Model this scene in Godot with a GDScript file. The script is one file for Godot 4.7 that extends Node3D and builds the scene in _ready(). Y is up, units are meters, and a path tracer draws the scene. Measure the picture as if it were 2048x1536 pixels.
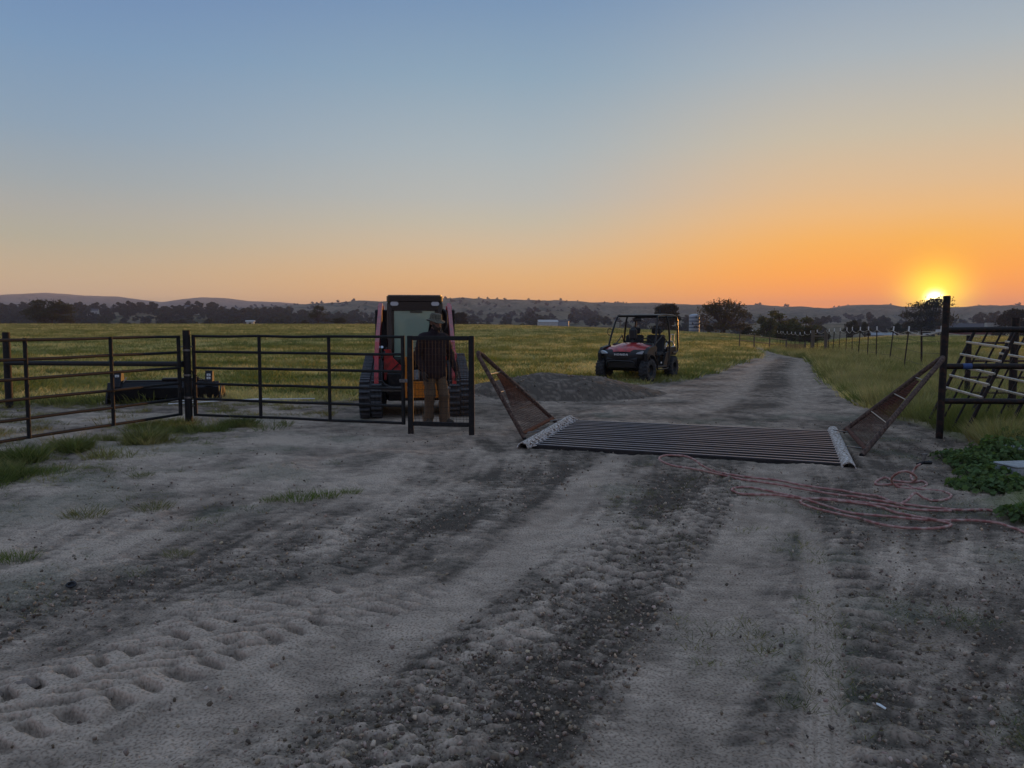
extends Node3D
# Ranch gateway at sunset: metres, y up, the camera looks along -z. A point on the plan is written (x, d) with d = -z.

const PITCH := 4.31
const EYE := 1.58
const SUN_AZIMUTH := 28.65
const SUN_HEIGHT := 1.7

var rng := RandomNumberGenerator.new()
var noise_a := FastNoiseLite.new()
var noise_b := FastNoiseLite.new()
var noise_c := FastNoiseLite.new()
var noise_d := FastNoiseLite.new()
var taken := {}
var M := {}


# ---------------------------------------------------------------- mesh collector
class MB:
	var v := PackedVector3Array()
	var n := PackedVector3Array()
	var c := PackedColorArray()
	var ix := PackedInt32Array()
	var col := Color.WHITE

	func add(p: Vector3, nn: Vector3) -> int:
		v.append(p); n.append(nn); c.append(col)
		return v.size() - 1

	func tri(a: Vector3, b: Vector3, d: Vector3, out := Vector3.ZERO) -> void:
		var nn := (b - a).cross(d - a).normalized()
		if out != Vector3.ZERO and nn.dot(out) < 0.0:
			var t := b; b = d; d = t; nn = -nn
		var k := add(a, nn); add(b, nn); add(d, nn)
		ix.append_array([k, k + 2, k + 1])

	func quad(a: Vector3, b: Vector3, d: Vector3, e: Vector3, out := Vector3.ZERO) -> void:
		var nn := (d - a).cross(e - b).normalized()
		if out != Vector3.ZERO and nn.dot(out) < 0.0:
			var t := b; b = e; e = t; nn = -nn
		var k := add(a, nn); add(b, nn); add(d, nn); add(e, nn)
		ix.append_array([k, k + 2, k + 1, k, k + 3, k + 2])

	func corner(h: Vector3, s: Vector3, b: float, axis: int) -> Vector3:
		var p := Vector3(s.x * (h.x - b), s.y * (h.y - b), s.z * (h.z - b))
		p[axis] = s[axis] * h[axis]
		return p

	# a box with chamfered edges
	func box(t: Transform3D, size: Vector3, b := 0.0) -> void:
		var h := size * 0.5
		b = minf(b, minf(h.x, minf(h.y, h.z)) * 0.9)
		for a in 3:
			var p1 := (a + 1) % 3
			var p2 := (a + 2) % 3
			for s in [-1.0, 1.0]:
				var q := []
				for w in [[-1.0, -1.0], [1.0, -1.0], [1.0, 1.0], [-1.0, 1.0]]:
					var sg := Vector3.ZERO
					sg[a] = s; sg[p1] = w[0]; sg[p2] = w[1]
					q.append(t * corner(h, sg, b, a))
				var o := Vector3.ZERO
				o[a] = s
				quad(q[0], q[1], q[2], q[3], t.basis * o)
			if b > 0.0:
				for s1 in [-1.0, 1.0]:
					for s2 in [-1.0, 1.0]:
						var lo := Vector3.ZERO
						lo[p1] = s1; lo[p2] = s2; lo[a] = -1.0
						var hi := lo
						hi[a] = 1.0
						var o := Vector3.ZERO
						o[p1] = s1; o[p2] = s2
						quad(t * corner(h, lo, b, p1), t * corner(h, hi, b, p1), t * corner(h, hi, b, p2), t * corner(h, lo, b, p2), t.basis * o)
		if b > 0.0:
			for sx in [-1.0, 1.0]:
				for sy in [-1.0, 1.0]:
					for sz in [-1.0, 1.0]:
						var s := Vector3(sx, sy, sz)
						tri(t * corner(h, s, b, 0), t * corner(h, s, b, 1), t * corner(h, s, b, 2), t.basis * s)

	func bx(at: Vector3, size: Vector3, b := 0.004) -> void:
		box(Transform3D(Basis(), at), size, b)

	# a bar of rectangular section from a to b
	func bar(a: Vector3, b: Vector3, w: float, h: float, bev := 0.003, up := Vector3.UP) -> void:
		var z := (b - a).normalized()
		if absf(z.dot(up)) > 0.98:
			up = Vector3.RIGHT
		var x := up.cross(z).normalized()
		var y := z.cross(x)
		box(Transform3D(Basis(x, y, z), (a + b) * 0.5), Vector3(w, h, a.distance_to(b)), bev)

	# a round tube along points; r1 tapers to r2
	func tube(pts: PackedVector3Array, r1: float, r2 := -1.0, sides := 8, caps := true) -> void:
		if r2 < 0.0:
			r2 = r1
		var m := pts.size()
		var t0 := (pts[1] - pts[0]).normalized()
		var side := t0.cross(Vector3.UP if absf(t0.y) < 0.95 else Vector3.RIGHT).normalized()
		var start := v.size()
		for k in m:
			var t := (pts[mini(k + 1, m - 1)] - pts[maxi(k - 1, 0)]).normalized()
			side = (side - t * side.dot(t)).normalized()
			var up := side.cross(t)
			var r := lerpf(r1, r2, float(k) / float(m - 1))
			for s in sides:
				var a := TAU * s / sides
				var o := side * cos(a) + up * sin(a)
				add(pts[k] + o * r, o)
		for k in m - 1:
			for s in sides:
				var a := start + k * sides + s
				var b := start + k * sides + (s + 1) % sides
				ix.append_array([a, b, a + sides, b, b + sides, a + sides])
		if caps:
			for e in 2:
				var k := 0 if e == 0 else m - 1
				var t := (pts[1] - pts[0]).normalized() * -1.0 if e == 0 else (pts[m - 1] - pts[m - 2]).normalized()
				var mid := add(pts[k], t)
				for s in sides:
					add(v[start + k * sides + s], t)
				for s in sides:
					if e == 0:
						ix.append_array([mid, mid + 1 + (s + 1) % sides, mid + 1 + s])
					else:
						ix.append_array([mid, mid + 1 + s, mid + 1 + (s + 1) % sides])

	func rod(a: Vector3, b: Vector3, r: float, sides := 8, r2 := -1.0) -> void:
		tube(PackedVector3Array([a, b]), r, r2, sides)

	# turn a profile of (radius, height) round the local y axis of t
	func lathe(prof: Array, t: Transform3D, sides := 16) -> void:
		var m := prof.size()
		for k in m - 1:
			var p: Vector2 = prof[k]
			var q: Vector2 = prof[k + 1]
			var nn := Vector2(q.y - p.y, -(q.x - p.x)).normalized()
			var start := v.size()
			for s in sides + 1:
				var a := TAU * s / sides
				var o := Vector3(cos(a), 0, sin(a))
				var w := (t.basis * (o * nn.x + Vector3(0, nn.y, 0))).normalized()
				add(t * (o * p.x + Vector3(0, p.y, 0)), w)
				add(t * (o * q.x + Vector3(0, q.y, 0)), w)
			for s in sides:
				var a := start + s * 2
				ix.append_array([a, a + 2, a + 1, a + 1, a + 2, a + 3])

	# extrude a flat outline (local xy of t) by depth along local z, both ways from the middle
	func prism(poly: PackedVector2Array, t: Transform3D, depth: float) -> void:
		var f := Geometry2D.triangulate_polygon(poly)
		var h := depth * 0.5
		for s in [-1.0, 1.0]:
			var o := t.basis * Vector3(0, 0, s)
			for k in range(0, f.size(), 3):
				var a := poly[f[k]]
				var b := poly[f[k + 1]]
				var d := poly[f[k + 2]]
				tri(t * Vector3(a.x, a.y, s * h), t * Vector3(b.x, b.y, s * h), t * Vector3(d.x, d.y, s * h), o)
		var cw := Geometry2D.is_polygon_clockwise(poly)
		for k in poly.size():
			var a := poly[k]
			var b := poly[(k + 1) % poly.size()]
			var e := b - a
			var o := Vector3(e.y, -e.x, 0) * (-1.0 if cw else 1.0)
			quad(t * Vector3(a.x, a.y, -h), t * Vector3(b.x, b.y, -h), t * Vector3(b.x, b.y, h), t * Vector3(a.x, a.y, h), t.basis * o)

	# a smooth sheet through rows of points
	func sheet(rows: Array, closed := false) -> void:
		var nr := rows.size()
		var nc: int = rows[0].size()
		var start := v.size()
		for r in nr:
			for k in nc:
				var p: Vector3 = rows[r][k]
				var du: Vector3 = rows[r][(k + 1) % nc if closed else mini(k + 1, nc - 1)] - rows[r][(k - 1 + nc) % nc if closed else maxi(k - 1, 0)]
				var dv: Vector3 = rows[mini(r + 1, nr - 1)][k] - rows[maxi(r - 1, 0)][k]
				add(p, du.cross(dv).normalized())
		for r in nr - 1:
			for k in (nc if closed else nc - 1):
				var a := start + r * nc + k
				var b := start + r * nc + (k + 1) % nc
				ix.append_array([a, a + nc, b, b, a + nc, b + nc])

	# an egg-like lump
	func blob(t: Transform3D, rings := 8, sides := 10) -> void:
		var start := v.size()
		for r in rings + 1:
			var a := PI * r / rings
			for s in sides:
				var b := TAU * s / sides
				var o := Vector3(sin(a) * cos(b), cos(a), sin(a) * sin(b))
				add(t * o, (t.basis.inverse().transposed() * o).normalized())
		for r in rings:
			for s in sides:
				var a := start + r * sides + s
				var b := start + r * sides + (s + 1) % sides
				ix.append_array([a, a + sides, b, b, a + sides, b + sides])

	func mesh() -> ArrayMesh:
		var ar := []
		ar.resize(Mesh.ARRAY_MAX)
		ar[Mesh.ARRAY_VERTEX] = v
		ar[Mesh.ARRAY_NORMAL] = n
		ar[Mesh.ARRAY_COLOR] = c
		ar[Mesh.ARRAY_INDEX] = ix
		var m := ArrayMesh.new()
		m.add_surface_from_arrays(Mesh.PRIMITIVE_TRIANGLES, ar)
		return m


# ---------------------------------------------------------------- node helpers
func numbered(called: String) -> String:
	var k: int = taken.get(called, 0)
	taken[called] = k + 1
	return called if k == 0 else "%s_%03d" % [called, k]

func tag(o: Node, label: String, category: String, group := "") -> void:
	o.set_meta("label", label)
	o.set_meta("category", category)
	if group != "":
		o.set_meta("group", group)

func thing(called: String, label: String, category: String, t := Transform3D(), group := "") -> Node3D:
	var o := Node3D.new()
	o.name = numbered(called)
	add_child(o)
	o.transform = t
	tag(o, label, category, group)
	return o

func part(parent: Node, called: String, mb: MB, m: Material) -> MeshInstance3D:
	return put(parent, called, mb.mesh(), m)

func put(parent: Node, called: String, mesh: Mesh, m: Material) -> MeshInstance3D:
	var o := MeshInstance3D.new()
	o.name = called if parent != self else numbered(called)
	o.mesh = mesh
	o.material_override = m
	parent.add_child(o, true)
	return o

func copy_of(root: Node3D, called: String, label: String, t: Transform3D, group := "") -> Node3D:
	var o: Node3D = root.duplicate()
	o.name = numbered(called)
	add_child(o)
	o.transform = t
	o.set_meta("label", label)
	if group != "":
		o.set_meta("group", group)
	return o

func structure(o: Node) -> void:
	o.set_meta("kind", "structure")

func stuff(o: Node, label: String, category: String) -> void:
	o.set_meta("kind", "stuff")
	o.set_meta("label", label)
	o.set_meta("category", category)

# a smooth curve through points
func curve(pts: Array, steps := 6) -> PackedVector3Array:
	var out := PackedVector3Array()
	for k in pts.size() - 1:
		var a: Vector3 = pts[maxi(k - 1, 0)]
		var b: Vector3 = pts[k]
		var c: Vector3 = pts[k + 1]
		var d: Vector3 = pts[mini(k + 2, pts.size() - 1)]
		for s in steps:
			var t := float(s) / steps
			out.append(b.cubic_interpolate(c, a, d, t))
	out.append(pts[-1])
	return out

func scatter(called: String, mesh: Mesh, m: Material, places: Array, tints: Array) -> MultiMeshInstance3D:
	var mm := MultiMesh.new()
	mm.transform_format = MultiMesh.TRANSFORM_3D
	mm.use_colors = true
	mm.mesh = mesh
	mm.instance_count = places.size()
	for k in places.size():
		mm.set_instance_transform(k, places[k])
		mm.set_instance_color(k, tints[k])
	var o := MultiMeshInstance3D.new()
	o.name = numbered(called)
	o.multimesh = mm
	o.material_override = m
	add_child(o)
	return o


# ---------------------------------------------------------------- materials
func noise_image(size: int, freq: float, seed_: int, octaves := 4, kind := FastNoiseLite.TYPE_SIMPLEX_SMOOTH) -> Image:
	var f := FastNoiseLite.new()
	f.noise_type = kind
	f.seed = seed_
	f.frequency = freq
	f.fractal_octaves = octaves
	f.fractal_type = FastNoiseLite.FRACTAL_FBM
	return f.get_seamless_image(size, size, false, false, 0.1, true)

# a texture whose colours run along ramp [[at, Color], ...] with the noise
func ramp_texture(im: Image, ramp: Array) -> ImageTexture:
	im.convert(Image.FORMAT_L8)
	var data := im.get_data()
	var lut := PackedByteArray()
	lut.resize(768)
	for k in 256:
		var x := k / 255.0
		var q: Color = ramp[0][1]
		for s in ramp.size() - 1:
			if x >= ramp[s][0]:
				q = (ramp[s][1] as Color).lerp(ramp[s + 1][1], clampf((x - ramp[s][0]) / (ramp[s + 1][0] - ramp[s][0]), 0.0, 1.0))
		lut[k * 3] = int(clampf(q.r, 0, 1) * 255.0)
		lut[k * 3 + 1] = int(clampf(q.g, 0, 1) * 255.0)
		lut[k * 3 + 2] = int(clampf(q.b, 0, 1) * 255.0)
	var out := PackedByteArray()
	out.resize(data.size() * 3)
	for k in data.size():
		var j := data[k] * 3
		out[k * 3] = lut[j]
		out[k * 3 + 1] = lut[j + 1]
		out[k * 3 + 2] = lut[j + 2]
	return ImageTexture.create_from_image(Image.create_from_data(im.get_width(), im.get_height(), false, Image.FORMAT_RGB8, out))

func mat(srgb: Color, rough := 0.7, metal := 0.0) -> StandardMaterial3D:
	var m := StandardMaterial3D.new()
	m.albedo_color = srgb
	m.roughness = rough
	m.metallic = metal
	return m

func triplanar(m: StandardMaterial3D, tex: Texture2D, tiles_per_metre: float, bump: Texture2D = null, bump_cm := 0.2) -> StandardMaterial3D:
	if tex:
		m.albedo_texture = tex
	m.uv1_triplanar = true
	m.uv1_scale = Vector3.ONE * tiles_per_metre
	if bump:
		m.heightmap_enabled = true
		m.heightmap_texture = bump
		m.heightmap_scale = bump_cm
	return m

func grey(im: Image) -> ImageTexture:
	im.convert(Image.FORMAT_L8)
	return ImageTexture.create_from_image(im)

func make_materials() -> void:
	var grain := noise_image(512, 0.03, 3, 5)
	var fine := noise_image(512, 0.09, 5, 4)
	var blotch := noise_image(512, 0.012, 7, 5)
	var grain_t := grey(grain.duplicate())
	var fine_t := grey(fine.duplicate())
	var W := Color.WHITE
	# soil: vertex colours times a fine grain
	var soil := StandardMaterial3D.new()
	soil.vertex_color_use_as_albedo = true
	soil.roughness = 0.96
	soil.metallic_specular = 0.25
	triplanar(soil, ramp_texture(fine.duplicate(), [[0.0, Color(0.55, 0.54, 0.53)], [0.3, Color(0.8, 0.79, 0.78)], [0.46, Color(0.96, 0.96, 0.96)], [0.6, W], [1.0, W]]), 1.1, fine_t, 0.55)
	soil.uv1_world_triplanar = true
	M.soil = soil
	var far := StandardMaterial3D.new()
	far.vertex_color_use_as_albedo = true
	far.roughness = 1.0
	far.metallic_specular = 0.1
	triplanar(far, ramp_texture(grain.duplicate(), [[0.0, Color(0.6, 0.62, 0.55)], [0.4, Color(0.85, 0.85, 0.82)], [0.7, W], [1.0, W]]), 0.01)
	far.uv1_world_triplanar = true
	M.far = far
	# old black-brown painted pipe with rust coming through
	M.pipe = triplanar(mat(W, 0.62, 0.25), ramp_texture(blotch.duplicate(), [[0.0, Color(0.07, 0.055, 0.05)], [0.5, Color(0.11, 0.08, 0.07)], [0.62, Color(0.2, 0.12, 0.085)], [1.0, Color(0.3, 0.17, 0.11)]]), 2.2, grain_t, 0.12)
	M.pipe_dark = triplanar(mat(W, 0.72, 0.1), ramp_texture(blotch.duplicate(), [[0.0, Color(0.045, 0.045, 0.05)], [0.55, Color(0.08, 0.075, 0.075)], [0.7, Color(0.13, 0.1, 0.085)], [1.0, Color(0.22, 0.15, 0.11)]]), 1.7, grain_t, 0.1)
	M.rust = triplanar(mat(W, 0.9, 0.05), ramp_texture(blotch.duplicate(), [[0.0, Color(0.17, 0.09, 0.07)], [0.45, Color(0.3, 0.155, 0.1)], [0.6, Color(0.38, 0.21, 0.14)], [1.0, Color(0.46, 0.29, 0.2)]]), 2.6, grain_t, 0.15)
	M.rust_pale = triplanar(mat(W, 0.85, 0.1), ramp_texture(blotch.duplicate(), [[0.0, Color(0.17, 0.12, 0.1)], [0.45, Color(0.29, 0.21, 0.175)], [0.6, Color(0.4, 0.31, 0.26)], [1.0, Color(0.5, 0.42, 0.36)]]), 3.0, grain_t, 0.15)
	M.rail = triplanar(mat(W, 0.75, 0.2), ramp_texture(blotch.duplicate(), [[0.0, Color(0.13, 0.11, 0.1)], [0.5, Color(0.2, 0.18, 0.175)], [1.0, Color(0.3, 0.24, 0.2)]]), 1.0)
	M.lit_worn_steel = mat(Color(0.52, 0.51, 0.55), 0.35, 0.9)  # sky-lit rail tops put into the colour, beside real wear
	M.white_pipe = triplanar(mat(W, 0.75), ramp_texture(noise_image(512, 0.022, 17, 5), [[0.0, Color(0.3, 0.22, 0.17)], [0.4, Color(0.5, 0.41, 0.34)], [0.5, Color(0.72, 0.68, 0.63)], [0.7, Color(0.92, 0.9, 0.88)], [1.0, Color(0.94, 0.93, 0.91)]]), 2.0, grain_t, 0.25)
	M.galv = triplanar(mat(W, 0.36, 0.85), ramp_texture(blotch.duplicate(), [[0.0, Color(0.62, 0.6, 0.57)], [0.5, Color(0.8, 0.78, 0.74)], [1.0, Color(0.86, 0.84, 0.8)]]), 3.0, grain_t, 0.05)
	M.wire = mat(Color(0.62, 0.6, 0.57), 0.45, 0.6)
	M.wire_dark = mat(Color(0.14, 0.12, 0.11), 0.6, 0.3)
	M.tpost = triplanar(mat(W, 0.7, 0.1), ramp_texture(blotch.duplicate(), [[0.0, Color(0.16, 0.12, 0.1)], [0.6, Color(0.24, 0.16, 0.12)], [1.0, Color(0.33, 0.22, 0.16)]]), 3.0)
	M.white_paint = mat(Color(0.88, 0.87, 0.85), 0.6)
	M.wood = triplanar(mat(W, 0.9), ramp_texture(grain.duplicate(), [[0.0, Color(0.28, 0.24, 0.2)], [0.5, Color(0.42, 0.37, 0.31)], [1.0, Color(0.52, 0.46, 0.39)]]), 2.0, grain_t, 0.3)
	M.wood_tan = triplanar(mat(W, 0.9), ramp_texture(grain.duplicate(), [[0.0, Color(0.42, 0.33, 0.22)], [0.5, Color(0.58, 0.47, 0.32)], [1.0, Color(0.66, 0.56, 0.4)]]), 2.0, grain_t, 0.3)
	# machines
	M.red = mat(Color(0.72, 0.07, 0.1), 0.32)
	M.red.clearcoat_enabled = true
	M.red.clearcoat = 0.6
	M.red.clearcoat_roughness = 0.12
	triplanar(M.red, ramp_texture(blotch.duplicate(), [[0.0, Color(0.62, 0.6, 0.55)], [0.4, Color(0.85, 0.84, 0.82)], [0.5, W], [1.0, W]]), 1.2)
	M.black_plastic = triplanar(mat(Color(0.1, 0.1, 0.105), 0.5), null, 3.0, grain_t, 0.05)
	M.black_gloss = mat(Color(0.045, 0.045, 0.055), 0.22)
	M.rubber = triplanar(mat(W, 0.85), ramp_texture(blotch.duplicate(), [[0.0, Color(0.12, 0.12, 0.12)], [0.5, Color(0.19, 0.19, 0.195)], [1.0, Color(0.33, 0.31, 0.3)]]), 2.0, grain_t, 0.2)
	M.track_lug = triplanar(mat(W, 0.5), ramp_texture(blotch.duplicate(), [[0.0, Color(0.2, 0.2, 0.21)], [0.5, Color(0.27, 0.27, 0.285)], [1.0, Color(0.4, 0.38, 0.36)]]), 2.0, grain_t, 0.2)  # lighter than the belt: sky highlights on the lugs put into the colour
	M.dark_metal = triplanar(mat(W, 0.5, 0.5), ramp_texture(blotch.duplicate(), [[0.0, Color(0.09, 0.09, 0.1)], [0.6, Color(0.14, 0.14, 0.15)], [1.0, Color(0.24, 0.2, 0.17)]]), 2.0)
	M.cage = mat(Color(0.1, 0.1, 0.105), 0.35, 0.3)
	M.seat = triplanar(mat(Color(0.13, 0.13, 0.135), 0.8), null, 4.0, grain_t, 0.1)
	M.seat_grey = triplanar(mat(Color(0.34, 0.37, 0.36), 0.8), null, 4.0, grain_t, 0.1)
	M.orange = triplanar(mat(W, 0.55), ramp_texture(blotch.duplicate(), [[0.0, Color(0.52, 0.27, 0.05)], [0.35, Color(0.8, 0.45, 0.06)], [1.0, Color(0.86, 0.5, 0.08)]]), 3.0)
	M.steel = triplanar(mat(W, 0.45, 0.7), ramp_texture(blotch.duplicate(), [[0.0, Color(0.35, 0.34, 0.33)], [1.0, Color(0.6, 0.59, 0.58)]]), 3.0)
	M.chrome = mat(Color(0.8, 0.8, 0.82), 0.18, 1.0)
	M.lamp_lens = mat(Color(0.72, 0.75, 0.78), 0.15, 0.2)
	M.sticker = mat(Color(0.86, 0.86, 0.85), 0.5)
	M.ink = mat(Color(0.25, 0.25, 0.27), 0.6)
	M.bucket = triplanar(mat(W, 0.48, 0.25), ramp_texture(blotch.duplicate(), [[0.0, Color(0.06, 0.065, 0.085)], [0.6, Color(0.09, 0.09, 0.11)], [1.0, Color(0.2, 0.16, 0.13)]]), 1.6)
	var glass := mat(Color(0.55, 0.68, 0.62, 0.16), 0.03)
	glass.transparency = BaseMaterial3D.TRANSPARENCY_ALPHA
	M.glass = glass
	var dusty := mat(Color(0.62, 0.72, 0.64, 0.5), 0.12)  # pale green film painted in for sky reflected on the cab glass
	dusty.transparency = BaseMaterial3D.TRANSPARENCY_ALPHA
	M.sky_sheen_glass = dusty
	M.hose = triplanar(mat(W, 0.7), ramp_texture(blotch.duplicate(), [[0.0, Color(0.5, 0.32, 0.29)], [0.42, Color(0.64, 0.4, 0.37)], [0.52, Color(0.7, 0.54, 0.5)], [1.0, Color(0.8, 0.72, 0.66)]]), 2.2)
	M.box_white = triplanar(mat(W, 0.6), ramp_texture(blotch.duplicate(), [[0.0, Color(0.45, 0.45, 0.44)], [0.5, Color(0.62, 0.63, 0.63)], [1.0, Color(0.7, 0.71, 0.72)]]), 2.0)
	# person
	var cloth := StandardMaterial3D.new()
	cloth.vertex_color_use_as_albedo = true
	cloth.roughness = 0.9
	triplanar(cloth, ramp_texture(noise_image(512, 0.03, 21, 5), [[0.0, Color(0.6, 0.6, 0.6)], [0.4, Color(0.85, 0.85, 0.85)], [1.0, W]]), 3.0, grain_t, 0.5)
	M.cloth = cloth
	M.camo = triplanar(mat(W, 0.9), ramp_texture(noise_image(256, 0.03, 33, 2), [[0.0, Color(0.17, 0.16, 0.13)], [0.42, Color(0.2, 0.19, 0.15)], [0.46, Color(0.33, 0.32, 0.26)], [0.56, Color(0.36, 0.34, 0.28)], [0.6, Color(0.47, 0.44, 0.38)], [1.0, Color(0.5, 0.47, 0.4)]]), 6.0)
	M.shades = mat(Color(0.03, 0.03, 0.035), 0.1)
	M.hair = mat(Color(0.1, 0.075, 0.06), 0.8)
	# plants: instance or vertex colours, light passes through
	var leaf := StandardMaterial3D.new()
	leaf.vertex_color_use_as_albedo = true
	leaf.roughness = 0.75
	leaf.metallic_specular = 0.2
	leaf.cull_mode = BaseMaterial3D.CULL_DISABLED
	leaf.backlight_enabled = true
	leaf.backlight = Color(1.0, 0.98, 0.75)
	M.leaf = leaf
	M.straw = mat(Color(0.62, 0.55, 0.38), 0.9)
	M.straw.cull_mode = BaseMaterial3D.CULL_DISABLED
	M.weed_stalk = mat(Color(0.3, 0.36, 0.18), 0.8)
	M.tank_band = mat(Color(0.4, 0.46, 0.55), 0.5)
	M.bark = triplanar(mat(W, 0.95), ramp_texture(grain.duplicate(), [[0.0, Color(0.15, 0.12, 0.1)], [0.5, Color(0.25, 0.2, 0.17)], [1.0, Color(0.36, 0.31, 0.27)]]), 1.0)
	M.clod = StandardMaterial3D.new()
	M.clod.vertex_color_use_as_albedo = true
	M.clod.roughness = 0.97
	M.clod.metallic_specular = 0.2
	M.stone = triplanar(mat(W, 0.92), ramp_texture(grain.duplicate(), [[0.0, Color(0.4, 0.35, 0.31)], [0.5, Color(0.55, 0.49, 0.44)], [1.0, Color(0.66, 0.6, 0.55)]]), 3.0, grain_t, 0.4)
	# far buildings
	M.tank = triplanar(mat(W, 0.5), ramp_texture(blotch.duplicate(), [[0.0, Color(0.66, 0.68, 0.72)], [1.0, Color(0.82, 0.84, 0.87)]]), 0.5)
	M.barn = triplanar(mat(W, 0.55, 0.2), ramp_texture(blotch.duplicate(), [[0.0, Color(0.44, 0.47, 0.5)], [1.0, Color(0.6, 0.62, 0.64)]]), 0.2)
	M.roof_dark = triplanar(mat(W, 0.7), ramp_texture(blotch.duplicate(), [[0.0, Color(0.22, 0.2, 0.22)], [1.0, Color(0.34, 0.31, 0.32)]]), 0.2)
	M.red_wall = triplanar(mat(W, 0.85), ramp_texture(blotch.duplicate(), [[0.0, Color(0.36, 0.17, 0.15)], [1.0, Color(0.5, 0.26, 0.22)]]), 0.2)
	M.off_white = triplanar(mat(W, 0.7), ramp_texture(blotch.duplicate(), [[0.0, Color(0.66, 0.64, 0.62)], [1.0, Color(0.8, 0.79, 0.77)]]), 0.2)
	M.window = mat(Color(0.06, 0.07, 0.08), 0.08)


# ---------------------------------------------------------------- sky, sun, camera
const SKY_HEIGHTS := [0.0, 1.5, 3.5, 5.7, 7.5, 9.3, 12.6, 17.5, 22.2, 40.0, 90.0]
const SKY_TURNS := [5.0, 29.0, 62.0, 110.0, 180.0]
const SKY_COLOURS := [
	[0xff9800, 0xff9a04, 0xfaa21c, 0xeeaa4c, 0xe0ae70, 0xd0ae84, 0xb8ad98, 0x98a2a8, 0x7c90a6, 0x8092aa, 0x8092aa],
	[0xf0ac54, 0xeeae5e, 0xdeae72, 0xc8b08e, 0xb6ae9a, 0xa8aaa4, 0x98a4a9, 0x7e96a8, 0x6a86a4, 0x788ea9, 0x8092aa],
	[0xd4b084, 0xd0b084, 0xbea884, 0xa6a28e, 0x9c9d96, 0x8f999c, 0x7c92a4, 0x6a88a6, 0x5c7aa2, 0x6c86a6, 0x8092aa],
	[0xb09690, 0xb09890, 0xac9a92, 0xa09896, 0x96969a, 0x8c949e, 0x7c8ca2, 0x6c84a3, 0x647ca2, 0x7088a7, 0x8092aa],
	[0x847f8e, 0x888292, 0x968696, 0xa08c99, 0x9e8e9b, 0x988f9e, 0x888ca2, 0x7682a2, 0x6c80a2, 0x7288a7, 0x8092aa]]
var sky_table := []

func sky_at(turn: float, up: float) -> Color:
	var a := 0
	while a < 3 and turn > SKY_TURNS[a + 1]:
		a += 1
	var b := 0
	while b < 9 and up > SKY_HEIGHTS[b + 1]:
		b += 1
	var s := smoothstep(SKY_TURNS[a], SKY_TURNS[a + 1], turn)
	var t := clampf((up - SKY_HEIGHTS[b]) / (SKY_HEIGHTS[b + 1] - SKY_HEIGHTS[b]), 0.0, 1.0)
	var lo: Color = (sky_table[a][b] as Color).lerp(sky_table[a + 1][b], s)
	var hi: Color = (sky_table[a][b + 1] as Color).lerp(sky_table[a + 1][b + 1], s)
	var q := lo.lerp(hi, t)
	# low air towards the sun is strongly reddened
	var low := exp(-up * up / 16.0) * exp(-turn * turn / 800.0)
	q.r *= 1.0 + 0.3 * low
	q.g *= 1.0 + 0.08 * low
	q.b *= 1.0 - 0.88 * low
	# the bright air round the sun
	var e := up - SUN_HEIGHT
	var th := sqrt(turn * turn + e * e)
	if th < 9.0:
		var g1 := exp(-th * th / 3.0)
		var g2 := exp(-th * th / 0.16)
		q.r += 1.0 * g1 + 14.0 * g2
		q.g += 1.1 * g1 + 12.0 * g2
		q.b = maxf(q.b * (1.0 - 0.97 * exp(-th * th / 10.0)), 0.0) + 6.0 * g2
	return q

func make_sky() -> Sky:
	for row in SKY_COLOURS:
		var r := []
		for h in row:
			r.append(Color.hex((h << 8) | 0xff).srgb_to_linear())
		sky_table.append(r)
	var w := 1024
	var h := 512
	var im := Image.create(w, h, false, Image.FORMAT_RGBF)
	for y in h / 2 + 2:
		var up := 90.0 - (y + 0.5) / h * 180.0
		for x in w:
			var az := (x + 0.5) / w * 360.0
			im.set_pixel(x, y, sky_at(absf(wrapf(az - SUN_AZIMUTH, -180.0, 180.0)), maxf(up, 0.0)))
	im.resize(w * 4, h * 4, Image.INTERPOLATE_BILINEAR)
	w *= 4
	h *= 4
	var cx := int(SUN_AZIMUTH / 360.0 * w)
	for y in range(int(h * 0.5 - 130), h / 2):
		var up := 90.0 - (y + 0.5) / h * 180.0
		for x in range(cx - 110, cx + 110):
			var az := (x + 0.5) / w * 360.0
			im.set_pixel(x, y, sky_at(absf(az - SUN_AZIMUTH), up))
	var pm := PanoramaSkyMaterial.new()
	pm.panorama = ImageTexture.create_from_image(im)
	var s := Sky.new()
	s.sky_material = pm
	return s

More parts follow.
